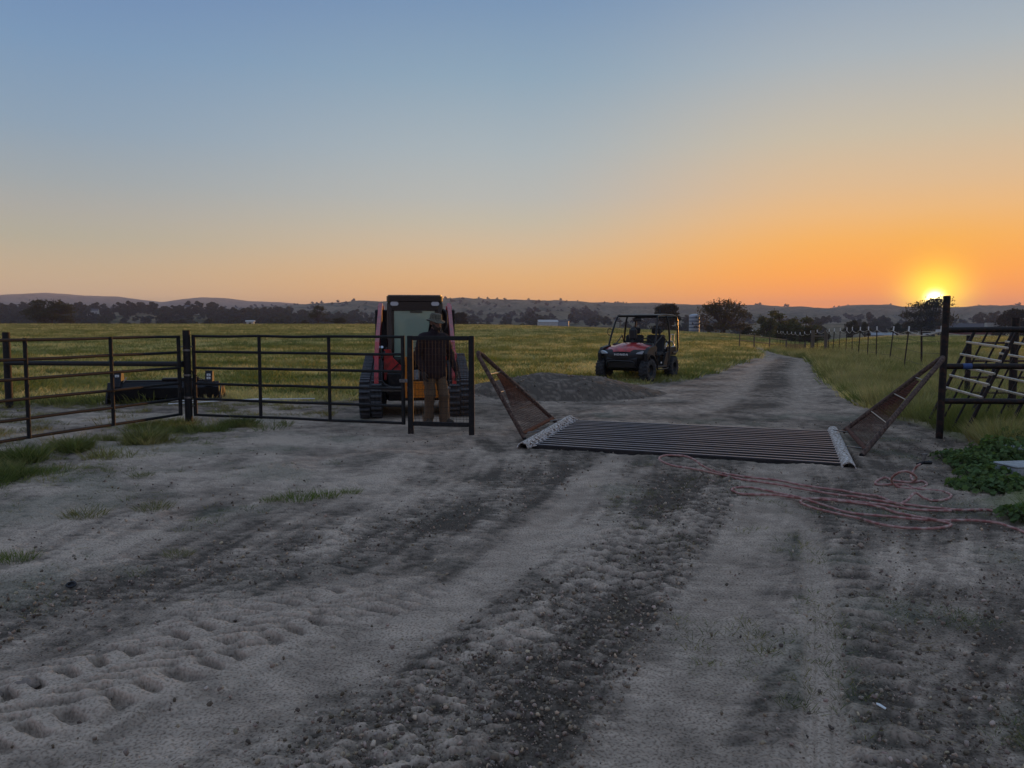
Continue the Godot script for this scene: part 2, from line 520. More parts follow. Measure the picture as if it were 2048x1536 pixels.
func make_light() -> void:
	var cam := Camera3D.new()
	cam.name = "camera"
	cam.position = Vector3(0, EYE, 0)
	cam.rotation_degrees = Vector3(-PITCH, 0, 0)
	cam.fov = 53.05
	cam.near = 0.1
	cam.far = 9000.0
	add_child(cam)
	cam.current = true
	var e := Environment.new()
	e.background_mode = Environment.BG_SKY
	e.sky = make_sky()
	e.background_energy_multiplier = 1.0
	e.tonemap_mode = Environment.TONE_MAPPER_LINEAR
	e.tonemap_exposure = 1.3
	e.sdfgi_enabled = true
	e.ssao_enabled = true
	e.ssil_enabled = true
	e.fog_enabled = true
	e.fog_density = 0.00026
	e.fog_light_color = Color(0.9, 0.9, 0.97)
	var we := WorldEnvironment.new()
	we.name = "world_environment"
	we.environment = e
	add_child(we)
	var sun := DirectionalLight3D.new()
	sun.name = "sun"
	sun.light_color = Color(1.0, 0.7, 0.36)
	sun.light_energy = 1.4
	sun.light_angular_distance = 0.6
	sun.shadow_enabled = true
	add_child(sun)
	var az := deg_to_rad(SUN_AZIMUTH)
	var up := deg_to_rad(SUN_HEIGHT)
	var to_sun := Vector3(sin(az) * cos(up), sin(up), -cos(az) * cos(up))
	sun.look_at_from_position(to_sun * 100.0, Vector3.ZERO, Vector3.UP)


# ---------------------------------------------------------------- the lie of the land
func table(t: Array, x: float) -> float:
	if x <= t[0][0]:
		return t[0][1]
	for k in t.size() - 1:
		if x <= t[k + 1][0]:
			return lerpf(t[k][1], t[k + 1][1], (x - t[k][0]) / (t[k + 1][0] - t[k][0]))
	return t[-1][1]

const RISE := [[-1.0, 2.2], [-0.1, 2.0], [0.0, 1.75], [0.14, 0.9], [0.236, 0.0], [0.32, -0.65], [0.375, -1.15], [0.42, -1.3], [0.5, -1.35], [1.0, -1.35]]
const CREST := [[-0.1, 220.0], [0.14, 205.0], [0.24, 190.0], [0.32, 150.0], [0.375, 112.0], [0.42, 150.0], [0.5, 260.0], [1.0, 260.0]]
# skylines as (u = x / d, height over d)
const SKY_A := [[-1.2, 0.036], [-0.8, 0.041], [-0.665, 0.0392], [-0.603, 0.0418], [-0.555, 0.0385], [-0.51, 0.0372], [-0.48, 0.033], [-0.453, 0.03], [-0.43, 0.0335], [-0.403, 0.0365], [-0.37, 0.0352], [-0.34, 0.0313], [-0.3, 0.03], [-0.27, 0.0275], [-0.2, 0.024], [0.0, 0.02], [1.2, 0.02]]
const SKY_B := [[-1.2, 0.02], [-0.4, 0.02], [-0.29, 0.0255], [-0.234, 0.0285], [-0.195, 0.0318], [-0.16, 0.0305], [-0.088, 0.035], [-0.02, 0.0332], [0.05, 0.0315], [0.08, 0.0308], [0.102, 0.029], [0.18, 0.0287], [0.24, 0.0262], [0.32, 0.0258], [0.375, 0.0232], [0.407, 0.022], [0.43, 0.0248], [0.455, 0.0266], [0.48, 0.0266], [0.51, 0.0245], [0.55, 0.024], [0.57, 0.0228], [0.6, 0.0252], [0.64, 0.0258], [0.7, 0.026], [1.2, 0.028]]
const SKY_C := [[-1.2, 0.02], [-0.66, 0.0185], [-0.5, 0.0175], [-0.4, 0.0165], [-0.3, 0.012], [-0.22, 0.007], [-0.1, 0.0055], [0.1, 0.004], [0.3, 0.003], [1.2, 0.004]]

func land(x: float, d: float) -> float:
	if d < 14.0:
		return 0.0
	var u := x / d
	var dc := table(CREST, u)
	var h := table(RISE, u) * smoothstep(20.0, dc, d)
	if d < 23.0:
		var a := (x - 1.05) / 2.5
		var b := (d - 18.3) / 2.1
		var e := a * a + b * b
		if e < 1.0:
			h += 0.45 * pow(1.0 - e, 1.1) * (0.92 + 0.25 * noise_b.get_noise_2d(x * 0.5, d * 0.5))
		a = (x + 1.1) / 1.6
		b = (d - 17.2) / 1.0
		e = a * a + b * b
		if e < 1.0:
			h += 0.12 * (1.0 - e)
	if d > dc:
		h -= 8.0 * smoothstep(dc, dc + 130.0, d)
		if d > dc + 60.0:
			h = maxf(h, far_land(x, u, d))
	return h

func far_land(x: float, u: float, d: float) -> float:
	var w := noise_a.get_noise_2d(x * 0.016, d * 0.016)
	var w2 := noise_b.get_noise_2d(x * 0.004 + 40.0, d * 0.004)
	var h := -40.0
	var t := (d - 2900.0) / 900.0
	h = maxf(h, (EYE + table(SKY_A, u) * 2900.0 + 14.0) * exp(-t * t) * (1.0 + 0.1 * w2 * minf(absf(t), 1.0)) - 14.0)
	t = (d - 1500.0) / 560.0
	var q := 9.0 * w * clampf(absf(t) * 1.6, 0.0, 1.0)
	h = maxf(h, (EYE + table(SKY_B, u) * 1500.0 + 9.0) * exp(-t * t) - 9.0 + q)
	t = (d - 900.0) / 260.0
	h = maxf(h, (12.0 + 9.0 * w2 + 10.0 * sin(u * 9.0 + 0.6) + 5.0 * sin(u * 23.0)) * exp(-t * t) - 9.0 + 2.0 * w)
	t = (d - 620.0) / 170.0
	h = maxf(h, (EYE + table(SKY_C, u) * 620.0 + 8.0) * exp(-t * t) - 8.0 + 1.5 * w * absf(t))
	return h

# where the bare soil of the yard and of the road ends, as x at d
const SOIL_L := [[0.0, -60.0], [15.0, -60.0], [15.6, -9.0], [16.2, -3.6], [17.4, -2.2], [18.6, -1.4], [20.2, 0.2], [20.6, 2.9], [21.4, 4.3], [23.2, 5.4], [29.3, 8.15], [40.6, 12.9], [44.0, 14.2], [50.0, 16.0], [60.0, 18.6], [75.0, 21.0], [95.0, 24.0]]
const SOIL_R := [[0.0, 3.9], [5.0, 4.2], [5.9, 4.15], [6.9, 4.45], [7.4, 4.9], [10.0, 6.25], [12.2, 6.7], [13.2, 6.55], [17.6, 7.75], [24.8, 10.1], [40.6, 15.75], [44.0, 15.9], [50.0, 17.1], [60.0, 19.5], [75.0, 21.5], [95.0, 24.3]]

# 1 on bare soil, 0 in grass
func soil(x: float, d: float) -> float:
	if d > 95.0:
		return 0.0
	var j := 0.22 * noise_b.get_noise_2d(x * 1.1, d * 0.5) + 0.12 * noise_c.get_noise_2d(x * 0.4, d * 0.3)
	var k := minf(1.0, d / 12.0)
	var l := table(SOIL_L, d + j * 2.0) + j * k
	var r := table(SOIL_R, d) + j * k
	var s := minf(x - l, r - x)
	return clampf(0.5 + s * 2.2, 0.0, 1.0)

# wheel tracks over the yard: centre x at d
var tracks := {
	"pale": [[1.7, -1.95], [2.4, -1.62], [2.98, -1.25], [3.44, -0.86], [4.04, -0.47], [4.89, -0.14], [6.18, 0.31], [7.82, 0.8], [9.36, 1.33], [10.3, 1.75]],
	"pale_b": [[1.7, 0.25], [2.65, 0.55], [3.15, 0.75], [3.97, 1.1], [5.11, 1.54], [6.91, 2.44], [9.0, 3.1], [10.3, 3.5]],
	"churn": [[1.7, -0.85], [2.4, -0.52], [2.8, -0.3], [3.4, -0.02], [4.0, 0.33], [5.0, 0.85], [6.5, 1.45], [8.0, 1.95], [9.5, 2.3]],
	"tread": [[1.7, 0.8], [2.65, 1.12], [3.38, 1.41], [4.34, 1.78], [5.87, 2.31], [6.6, 2.55]],
	"lugs": [[1.7, -3.1], [2.6, -2.45], [3.07, -2.07], [3.65, -1.62], [4.04, -1.36], [4.3, -1.02], [4.9, -0.5]],
	"rough": [[1.7, -4.6], [3.2, -3.6], [4.2, -2.9], [5.2, -1.5], [6.3, -0.55], [8.0, 0.4], [9.3, 0.9]],
	"rut_a": [[11.5, 1.9], [12.5, 2.4], [16.0, 4.3], [20.0, 6.0], [28.0, 8.8], [40.0, 13.4], [50.0, 16.2], [60.0, 18.75], [95.0, 24.0]],
	"rut_b": [[11.5, 4.1], [12.5, 4.6], [16.0, 6.1], [20.0, 7.6], [28.0, 10.4], [40.0, 15.2], [50.0, 16.9], [60.0, 19.3], [95.0, 24.2]]}

const PALE := Color(0.6, 0.455, 0.345)
const MID := Color(0.36, 0.272, 0.205)
const DARK := Color(0.13, 0.1, 0.077)
const MOSS := Color(0.15, 0.165, 0.115)
const TURF := Color(0.22, 0.225, 0.09)
const STRAW := Color(0.56, 0.47, 0.25)

func turf_colour(x: float, d: float) -> Color:
	var a := noise_b.get_noise_2d(x * 0.035, d * 0.1 + 9.0)
	var b := noise_c.get_noise_2d(x * 0.12, d * 0.22)
	var k := clampf(0.6 + 1.25 * a + 0.9 * b, 0.0, 1.0)
	return TURF.lerp(STRAW, k)

# pressed bars of a tractor tyre, -1 in the print to 1 on the ridge; la runs across the print, run along it
func bars(la: float, run: float, half: float, period: float, wobble: float) -> float:
	var a := absf(la) / half
	if a > 1.0:
		return 0.0
	var ph := run / period + (0.25 if la > 0.0 else 0.75) + a * 0.85 + wobble
	var w := sin(TAU * ph)
	return clampf(w * 2.6 + 0.4, -1.0, 1.0) * smoothstep(1.0, 0.8, a) * smoothstep(0.0, 0.16, a)

func make_near_ground() -> void:
	var us := PackedFloat32Array()
	var u := -1.0
	while u < 1.0:
		us.append(u)
		u += 0.0021 if absf(u) < 0.71 else 0.007
	us.append(1.0)
	var ds := PackedFloat32Array()
	var d := 1.7
	while d < 62.0:
		ds.append(d)
		d *= 1.0045 if d < 9.0 else 1.0062
	ds.append(62.0)
	var nu := us.size()
	var nd := ds.size()
	var P := PackedVector3Array()
	var C := PackedColorArray()
	var K := PackedByteArray()
	P.resize(nu * nd)
	C.resize(nu * nd)
	K.resize(nu * nd)
	for j in nd:
		d = ds[j]
		var tr := {}
		var near := d < 14.0
		if near:
			for key in ["pale", "pale_b", "churn", "tread", "lugs", "rough"]:
				var c0 := table(tracks[key], d)
				var slope := (table(tracks[key], d + 0.05) - table(tracks[key], d - 0.05)) / 0.1
				tr[key] = Vector2(c0, 1.0 / sqrt(1.0 + slope * slope))
		var c_a: Vector2 = tr.get("pale", Vector2.ZERO)
		var c_b: Vector2 = tr.get("pale_b", Vector2.ZERO)
		var c_c: Vector2 = tr.get("churn", Vector2.ZERO)
		var c_t: Vector2 = tr.get("tread", Vector2.ZERO)
		var c_l: Vector2 = tr.get("lugs", Vector2.ZERO)
		var c_r: Vector2 = tr.get("rough", Vector2.ZERO)
		var ra := table(tracks["rut_a"], d)
		var rb := table(tracks["rut_b"], d)
		var fade_a := smoothstep(10.3, 9.0, d)
		var fade_t := smoothstep(6.6, 5.6, d)
		var fade_l := smoothstep(5.0, 4.3, d)
		var fine := smoothstep(40.0, 8.0, d)
		for i in nu:
			var x := us[i] * d
			var k := j * nu + i
			var n1 := noise_a.get_noise_2d(x * 0.55, d * 0.55)
			var n2 := noise_b.get_noise_2d(x * 2.2, d * 2.2)
			var n3 := noise_c.get_noise_2d(x * 6.5, d * 14.0)
			var n4 := noise_d.get_noise_2d(x * 6.0, d * 15.0) if near else 0.0
			var n5 := noise_c.get_noise_2d(x * 2.4 + 17.0, d * 4.4)
			# flakes of dry crust lie on darker loose soil, with hard edges
			var flake := clampf(n3 * 5.0, -1.0, 1.0)
			var patch := clampf(n5 * 4.0, -1.0, 1.0)
			var h := land(x, d)
			var s := soil(x, d) if d > 5.0 or x > 3.0 else 1.0
			var rough := 0.42 + 0.35 * n1
			var tone := 0.52 + 0.55 * n1 + 0.3 * n2
			var green := 0.0
			if near:
				# the open west side dries paler, the east side is damp
				tone += 0.12 if x < -0.5 else 0.0
				tone -= 0.2 * smoothstep(1.2, 3.0, x - d * 0.12)
				green = clampf((noise_b.get_noise_2d(x * 0.6 + 31.0, d * 0.6) - 0.02) * 2.6, 0.0, 1.0) * (0.55 if x > 0.8 or x < -2.0 else 0.1)
				# traffic draws everything out into streaks towards the gap
				var flow := (x - c_c.x) * c_c.y / (0.55 + 0.09 * d)
				tone += (0.6 * noise_c.get_noise_2d(flow * 2.6, d * 0.16 + 5.0) + 0.45 * noise_b.get_noise_2d(flow * 9.0 + 9.0, d * 0.5)) * (0.75 + 0.45 * flake * patch) * smoothstep(14.0, 9.0, d) * (1.0 - 0.6 * smoothstep(-0.6, -1.6, x) * smoothstep(6.0, 7.5, d))
				tone += 0.1 * smoothstep(-0.6, -1.6, x) * smoothstep(6.0, 7.5, d)
				var m := exp(-pow((x - c_r.x) * c_r.y / 0.55, 2.0))
				tone -= 0.32 * m
				rough += 0.45 * m
				m = exp(-pow((x - c_c.x) * c_c.y / 0.5, 4.0)) * smoothstep(10.0, 8.0, d)
				tone -= 0.4 * m * (0.75 + 0.6 * n2)
				rough += 0.6 * m
				green *= 1.0 - m
				var lc2 := (x - c_c.x) * c_c.y
				if m > 0.05:
					var b0 := bars(lc2 + 0.24 + 0.05 * n1, d / maxf(c_c.y, 0.4), 0.2, 0.17, 0.25 * n2) + bars(lc2 - 0.22 + 0.05 * n1, d / maxf(c_c.y, 0.4) + 0.07, 0.2, 0.17, 0.25 * n2)
					var keep := m * clampf(0.65 + 1.4 * n1, 0.15, 1.0)
					h += (0.008 if b0 > 0.0 else 0.022) * b0 * keep * (0.7 + 0.3 * flake)
					tone += 0.2 * b0 * keep  # prints toned darker: painted shade along with damp soil
				var la := (x - c_a.x) * c_a.y
				m = exp(-pow(la / (0.2 + 0.02 * n2), 4.0)) * fade_a
				tone = lerpf(tone, 0.8 + 0.3 * n2, m * 0.8)
				rough = lerpf(rough, 0.14, m)
				h -= 0.012 * m
				green *= 1.0 - m
				if m > 0.2 and absf(absf(la) - 0.16) < 0.05:
					h -= 0.006 * (0.5 + 0.5 * sin(d * 62.0 + absf(la) * 70.0))
				la = (x - c_b.x) * c_b.y
				m = exp(-pow(la / (0.3 + 0.04 * n2), 4.0)) * fade_a
				tone = lerpf(tone, 0.7 + 0.3 * n2, m * 0.7)
				rough = lerpf(rough, 0.16, m)
				h -= 0.014 * m
				green *= 1.0 - 0.8 * m
				# a fresh tyre print: a flat band with rows of lugs pressed beside it
				la = (x - c_t.x) * c_t.y
				if absf(la) < 0.6:
					var run := d / maxf(c_t.y, 0.5)
					m = exp(-pow(la / 0.085, 6.0)) * fade_t
					tone = lerpf(tone, 0.82, m * 0.8)
					rough = lerpf(rough, 0.1, m)
					green *= 1.0 - m
					h -= 0.01 * m
					h -= 0.007 * m * (1.0 if fmod(absf(la) + 0.009, 0.036) < 0.009 else 0.0)
					var lug := clampf(0.5 + 0.9 * sin(TAU * (run / 0.165 + la * 1.6) + 2.6 * n2 + 1.5 * n5), 0.0, 1.0)
					m = smoothstep(0.085, 0.12, la) * smoothstep(0.42 + 0.1 * n2, 0.3, la) * fade_t
					h += 0.03 * m * (lug - 0.45) * (0.7 + 0.3 * patch)
					tone -= (0.32 - 0.3 * lug) * m  # lows between lugs darkened, shade painted in with the loose soil
					m = smoothstep(-0.085, -0.12, la) * smoothstep(-0.4, -0.3, la) * fade_t
					h += 0.01 * m * (lug - 0.45)
				# old lugs dried hard into a crust
				la = (x - c_l.x) * c_l.y
				if absf(la) < 0.75 and fade_l > 0.0:
					m = exp(-pow(la / 0.42, 6.0)) * fade_l
					tone = lerpf(tone, 0.86 + 0.2 * n2, m * 0.8)
					rough = lerpf(rough, 0.25, m)
					green *= 1.0 - m
					h += 0.02 * m
					var run := d / maxf(c_l.y, 0.4) + 0.06 * n1
					var keep := m * clampf(0.75 + 1.2 * n1, 0.25, 1.0)
					for side in [-0.22, 0.2]:
						var b0 := bars(la - side + 0.03 * n2, run + side * 0.4, 0.19, 0.135, 0.16 * n2)
						h += (0.012 if b0 > 0.0 else 0.045) * b0 * keep * (0.8 + 0.2 * flake)
						tone += (0.1 if b0 > 0.0 else 0.42) * b0 * keep  # pits darkened in tone for the shade inside them and damp soil
				# low bank of soil scraped along the far left of the yard
				var e2 := pow((x + 1.35) / 0.5, 2.0) + pow((d - 9.1) / 0.45, 2.0)
				if e2 < 3.0:
					h += 0.06 * exp(-e2)
					tone -= 0.4 * exp(-e2)
			else:
				tone -= 0.08
				var m := exp(-pow((x - ra) / 0.42, 4.0)) + exp(-pow((x - rb) / 0.45, 4.0))
				tone = lerpf(tone, 0.72 + 0.3 * n2, clampf(m, 0.0, 1.0) * 0.8)
				var mid := (ra + rb) * 0.5
				tone -= (0.3 + 0.6 * n2) * exp(-pow((x - mid) / 0.55, 4.0)) * smoothstep(48.0, 30.0, d)
				h -= 0.03 * m * s
				if d < 22.0:
					var a := (x - 1.05) / 2.6
					var b := (d - 18.3) / 2.2
					if a * a + b * b < 1.0:
						tone = -0.02 + 0.3 * n1
						rough = 1.0
			var pit := 0.0
			if d > 8.0 and d < 13.0:
				# the pit under the cattle guard
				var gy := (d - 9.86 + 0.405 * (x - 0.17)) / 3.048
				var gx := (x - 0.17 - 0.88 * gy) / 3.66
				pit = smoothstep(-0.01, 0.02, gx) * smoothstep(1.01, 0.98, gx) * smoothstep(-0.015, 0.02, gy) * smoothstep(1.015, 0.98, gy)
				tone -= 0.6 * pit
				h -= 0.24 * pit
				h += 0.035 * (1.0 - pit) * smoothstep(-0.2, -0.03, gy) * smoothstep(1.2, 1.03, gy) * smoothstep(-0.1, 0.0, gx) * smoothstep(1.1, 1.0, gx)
			h += (0.02 * n1 + rough * (0.006 * n2 + 0.005 * n3 + 0.003 * flake + 0.003 * patch - 0.008 * n4)) * (fine * s + 0.25)
			if s < 0.5:
				h += 0.03 + 0.05 * noise_a.get_noise_2d(x * 0.9, d * 0.9)
			var wild := minf(rough, 1.0)
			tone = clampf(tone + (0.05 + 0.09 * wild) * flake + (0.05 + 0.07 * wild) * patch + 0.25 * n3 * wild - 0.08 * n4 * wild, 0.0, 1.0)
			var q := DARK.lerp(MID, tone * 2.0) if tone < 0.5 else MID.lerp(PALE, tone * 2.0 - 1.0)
			q = q.lerp(MOSS, green * 0.7)
			if s < 1.0:
				q = turf_colour(x, d).lerp(q, s)
			P[k] = Vector3(x, h, -d)
			C[k] = q
			var kind := 0
			if s < 0.5:
				kind = 1
			elif d > 11.9:
				kind = 2
				if d < 22.0:
					var a := (x - 1.05) / 2.5
					var b := (d - 18.3) / 2.1
					if a * a + b * b < 0.98:
						kind = 3
			K[k] = kind
	var N := PackedVector3Array()
	N.resize(nu * nd)
	for j in nd:
		var j0 := maxi(j - 1, 0) * nu
		var j1 := mini(j + 1, nd - 1) * nu
		for i in nu:
			var du := P[j * nu + mini(i + 1, nu - 1)] - P[j * nu + maxi(i - 1, 0)]
			N[j * nu + i] = du.cross(P[j1 + i] - P[j0 + i]).normalized()
	var names := ["dirt_yard", "pasture", "dirt_road", "dirt_mound"]
	for kind in 4:
		var map := PackedInt32Array()
		map.resize(nu * nd)
		map.fill(-1)
		var v := PackedVector3Array()
		var n := PackedVector3Array()
		var c := PackedColorArray()
		var ix := PackedInt32Array()
		for j in nd - 1:
			for i in nu - 1:
				var a := j * nu + i
				if K[a] != kind:
					continue
				for q in [a, a + 1, a + nu, a + nu + 1]:
					if map[q] < 0:
						map[q] = v.size()
						v.append(P[q]); n.append(N[q]); c.append(C[q])
				ix.append(map[a]); ix.append(map[a + nu]); ix.append(map[a + 1])
				ix.append(map[a + 1]); ix.append(map[a + nu]); ix.append(map[a + nu + 1])
		var ar := []
		ar.resize(Mesh.ARRAY_MAX)
		ar[Mesh.ARRAY_VERTEX] = v
		ar[Mesh.ARRAY_NORMAL] = n
		ar[Mesh.ARRAY_COLOR] = c
		ar[Mesh.ARRAY_INDEX] = ix
		var m := ArrayMesh.new()
		m.add_surface_from_arrays(Mesh.PRIMITIVE_TRIANGLES, ar)
		structure(put(self, names[kind], m, M.soil))

func make_far_ground() -> void:
	var rows := []
	var cols := []
	var ds := []
	var d := 62.0
	while d < 3700.0:
		ds.append(d)
		d *= 1.018 if d < 300.0 else 1.024
	# hills and fields, out to the last range
	var nu := 440
	var mb := MB.new()
	var P := PackedVector3Array()
	for j in ds.size():
		d = ds[j]
		for i in nu + 1:
			var u := -1.0 + 2.0 * i / nu
			var x: float = u * d
			var h := land(x, d)
			P.append(Vector3(x, h, -d))
			var q := turf_colour(x, d)
			var w := noise_a.get_noise_2d(x * 0.03, d * 0.03)
			var edge := table(CREST, u) + 25.0
			if d > edge:
				var k := smoothstep(edge, edge + 25.0, d)
				var hill := Color(0.17, 0.14, 0.085).lerp(Color(0.3, 0.235, 0.15), clampf(0.5 + 1.1 * noise_b.get_noise_2d(x * 0.006, d * 0.009), 0.0, 1.0))
				var wood := smoothstep(0.05, 0.3, w + 0.35 * noise_c.get_noise_2d(x * 0.02, d * 0.02) - 0.1)
				hill = hill.lerp(Color(0.06, 0.075, 0.035), wood * (1.0 if u < 0.12 else 0.45))
				q = q.lerp(hill, k)
			var s := soil(x, d)
			if s > 0.0:
				q = q.lerp(MID.lerp(PALE, 0.4), s)
			cols.append(q)
	var w := nu + 1
	for j in ds.size():
		for i in w:
			var du := P[j * w + mini(i + 1, nu)] - P[j * w + maxi(i - 1, 0)]
			var dv := P[mini(j + 1, ds.size() - 1) * w + i] - P[maxi(j - 1, 0) * w + i]
			mb.col = cols[j * w + i]
			mb.add(P[j * w + i], du.cross(dv).normalized())
	var near_ix := PackedInt32Array()
	for j in ds.size() - 1:
		for i in nu:
			var a := j * w + i
			mb.ix.append_array([a, a + w, a + 1, a + 1, a + w, a + w + 1])
	structure(part(self, "hills", mb, M.far))
	# the ground outside the picture, round to the back
	var g := MB.new()
	g.col = MID.lerp(TURF, 0.4)
	var rs := [0.0, 3.0, 8.0, 20.0, 60.0, 200.0, 700.0, 2200.0]
	var seg := 48
	for j in rs.size():
		for k in seg + 1:
			var a := deg_to_rad(45.0 + 270.0 * k / seg)
			g.add(Vector3(sin(a) * rs[j], 0.0, -cos(a) * rs[j]), Vector3.UP)
	for j in rs.size() - 1:
		for k in seg:
			var a := j * (seg + 1) + k
			g.ix.append_array([a, a + seg + 1, a + 1, a + 1, a + seg + 1, a + seg + 2])
	g.tri(Vector3.ZERO, Vector3(1.7, 0, -1.7), Vector3(-1.7, 0, -1.7), Vector3.UP)
	structure(part(self, "ground", g, M.soil))


# ---------------------------------------------------------------- gates, fences, cattle guard
func V(x: float, y: float, d: float) -> Vector3:
	return Vector3(x, y, -d)

func one(mb: MB) -> MB:
	return mb

func rod_mb(a: Vector3, b: Vector3, r: float, sides := 10) -> MB:
	var mb := MB.new()
	mb.rod(a, b, r, sides)
	return mb

# a six-rail pipe gate between two ends; the foot of each end is given on the plan
func pipe_gate(label: String, a: Vector3, b: Vector3, low: float, high: float) -> Node3D:
	var g := thing("pipe_gate", label, "gate", Transform3D(Basis(), a))
	var e := b - a
	var along := e.normalized()
	for k in 4:
		var p := e * (k / 3.0)
		var r := 0.03 if k == 0 or k == 3 else 0.026
		part(g, "upright", rod_mb(p + Vector3.UP * (low - 0.02), p + Vector3.UP * (high + 0.02), r), M.pipe_dark)
	for k in 6:
		var y := lerpf(low, high, k / 5.0)
		# rails sag a little and have been leaned on
		var q := [Vector3(0, y, 0)]
		for s in 5:
			var t := (s + 1) / 6.0
			q.append(e * t + Vector3(0, y + rng.randf_range(-0.007, 0.005), 0) + along.cross(Vector3.UP) * rng.randf_range(-0.008, 0.008))
		q.append(e + Vector3(0, y, 0))
		var mb := MB.new()
		mb.tube(curve(q, 3), 0.0215, -1.0, 10)
		part(g, "rail", mb, M.pipe_dark)
	return g

func post(called: String, label: String, at: Vector3, r: float, h: float, m: Material, lean := Vector3.ZERO, square := false) -> Node3D:
	var t := thing(called, label, "post", Transform3D(Basis(), at))
	var mb := MB.new()
	var top := Vector3(0, h, 0) + lean
	if square:
		mb.bar(Vector3(0, -0.3, 0), top, r * 2.0, r * 2.0, 0.008)
	else:
		mb.tube(PackedVector3Array([Vector3(0, -0.3, 0), top * 0.5, top]), r, -1.0, 14)
	part(t, "shaft", mb, m)
	var cap := MB.new()
	if square:
		cap.bar(top, top + top.normalized() * 0.008, r * 2.04, r * 2.04, 0.003)
	else:
		cap.tube(PackedVector3Array([top, top + top.normalized() * 0.012]), r * 1.04, r * 0.9, 14)
	part(t, "cap", cap, m)
	return t

func link_chain(t: Node3D, pts: Array, m: Material) -> void:
	var c := curve(pts, 12)
	var run := 0.0
	var flat := false
	for k in c.size() - 1:
		run += c[k].distance_to(c[k + 1])
		if run < 0.034:
			continue
		run = 0.0
		var z := (c[k + 1] - c[k]).normalized()
		var x := z.cross(Vector3.UP).normalized()
		var y := x.cross(z)
		if flat:
			var w := x; x = y; y = -w
		flat = not flat
		var q := PackedVector3Array()
		for s in 13:
			var a := TAU * s / 12.0
			q.append(c[k] + z * cos(a) * 0.026 + x * sin(a) * 0.014)
		var mb := MB.new()
		mb.tube(q, 0.005, -1.0, 6, false)
		part(t, "link", mb, m)

func make_gates() -> void:
	var hinge := V(-5.21, 0, 12.33)
	# post both gates hang on
	var p := post("gate_post", "thick dark pipe post between the two pipe gates", hinge, 0.058, 1.5, M.pipe_dark)
	for y in [0.42, 0.78, 1.18]:
		var s := MB.new()
		s.tube(PackedVector3Array([Vector3(0, y, 0), Vector3(0, y + 0.03, 0)]), 0.064, -1.0, 14)
		part(p, "strap", s, M.steel)
	for s in [-1.0, 1.0]:
		for y in [0.3, 1.25]:
			part(p, "hinge_pin", rod_mb(Vector3(s * 0.05, y, 0.0), Vector3(s * 0.1, y, 0.02 * s), 0.012), M.steel)
	var g := pipe_gate("dark six-rail pipe gate reaching out of frame beside the grass strip", V(-5.31, 0, 12.26), V(-6.56, 0, 8.44), 0.17, 1.41)
	g = pipe_gate("dark six-rail pipe gate in front of the red loader", V(-5.11, 0, 12.36), V(-1.6, 0, 11.28), 0.15, 1.42)
	# chain hanging from the hinge post to the gate
	var ch := thing("gate_chain", "short chain sagging from the gate post to a gate rail", "chain", Transform3D(Basis(), hinge))
	link_chain(ch, [Vector3(0.06, 0.88, 0.03), Vector3(0.2, 0.74, 0.02), Vector3(0.4, 0.67, 0.0), Vector3(0.62, 0.645, 0.03), Vector3(0.72, 0.64, 0.1)], M.pipe_dark)
	# the far brace rail and its post behind the first gate
	post("brace_post", "dark pipe post behind the out-of-frame end of a gate", V(-9.78, land(-9.78, 14.9), 14.9), 0.068, 1.45, M.pipe_dark)
	var rail := thing("brace_rail", "single thick horizontal pipe behind the six-rail gate by the grass strip", "rail", Transform3D(Basis(), V(-9.78, 0, 14.9)))
	part(rail, "pipe", rod_mb(Vector3(0.02, 0.87, 0.08), Vector3(4.46, 0.97, 2.55), 0.042, 12), M.pipe_dark)
	part(rail, "collar", rod_mb(Vector3(4.4, 0.968, 2.52), Vector3(4.52, 0.972, 2.59), 0.05, 12), M.pipe_dark)
	# mesh panel in front of the standing person
	var a := V(-1.49, 0, 11.26)
	var b := V(-0.585, 0, 11.08)
	var mp := thing("mesh_panel", "narrow dark frame of square posts filled with wire mesh", "panel", Transform3D(Basis(), a))
	var e := b - a
	for k in 2:
		var mb := MB.new()
		mb.bar(e * k + Vector3(0, -0.3, 0), e * k + Vector3(0, 1.44, 0), 0.08, 0.08, 0.008)
		part(mp, "post", mb, M.pipe_dark)
	for y in [0.15, 1.405]:
		var mb := MB.new()
		mb.bar(e * 0.045 + Vector3(0, y, 0), e * 0.955 + Vector3(0, y, 0), 0.055, 0.062, 0.006)
		part(mp, "rail", mb, M.pipe_dark)
	var wires := MB.new()
	var off := Vector3(0.0, 0, -0.031)
	for k in 16:
		var x := lerpf(0.05, 0.95, (k + 0.5) / 16.0)
		wires.rod(e * x + off + Vector3(0, 0.16, 0), e * x + off + Vector3(0, 1.4, 0), 0.0022, 5)
	for k in 14:
		var y := lerpf(0.18, 1.38, (k + 0.5) / 14.0)
		wires.rod(e * 0.045 + off + Vector3(0, y, 0.004), e * 0.955 + off + Vector3(0, y, 0.004), 0.0022, 5)
	part(mp, "wire_mesh", wires, M.wire_dark)
	var lat := MB.new()
	lat.bx(Vector3(-0.09, 0.78, 0.02), Vector3(0.14, 0.05, 0.02), 0.004)
	part(mp, "latch", lat, M.steel)

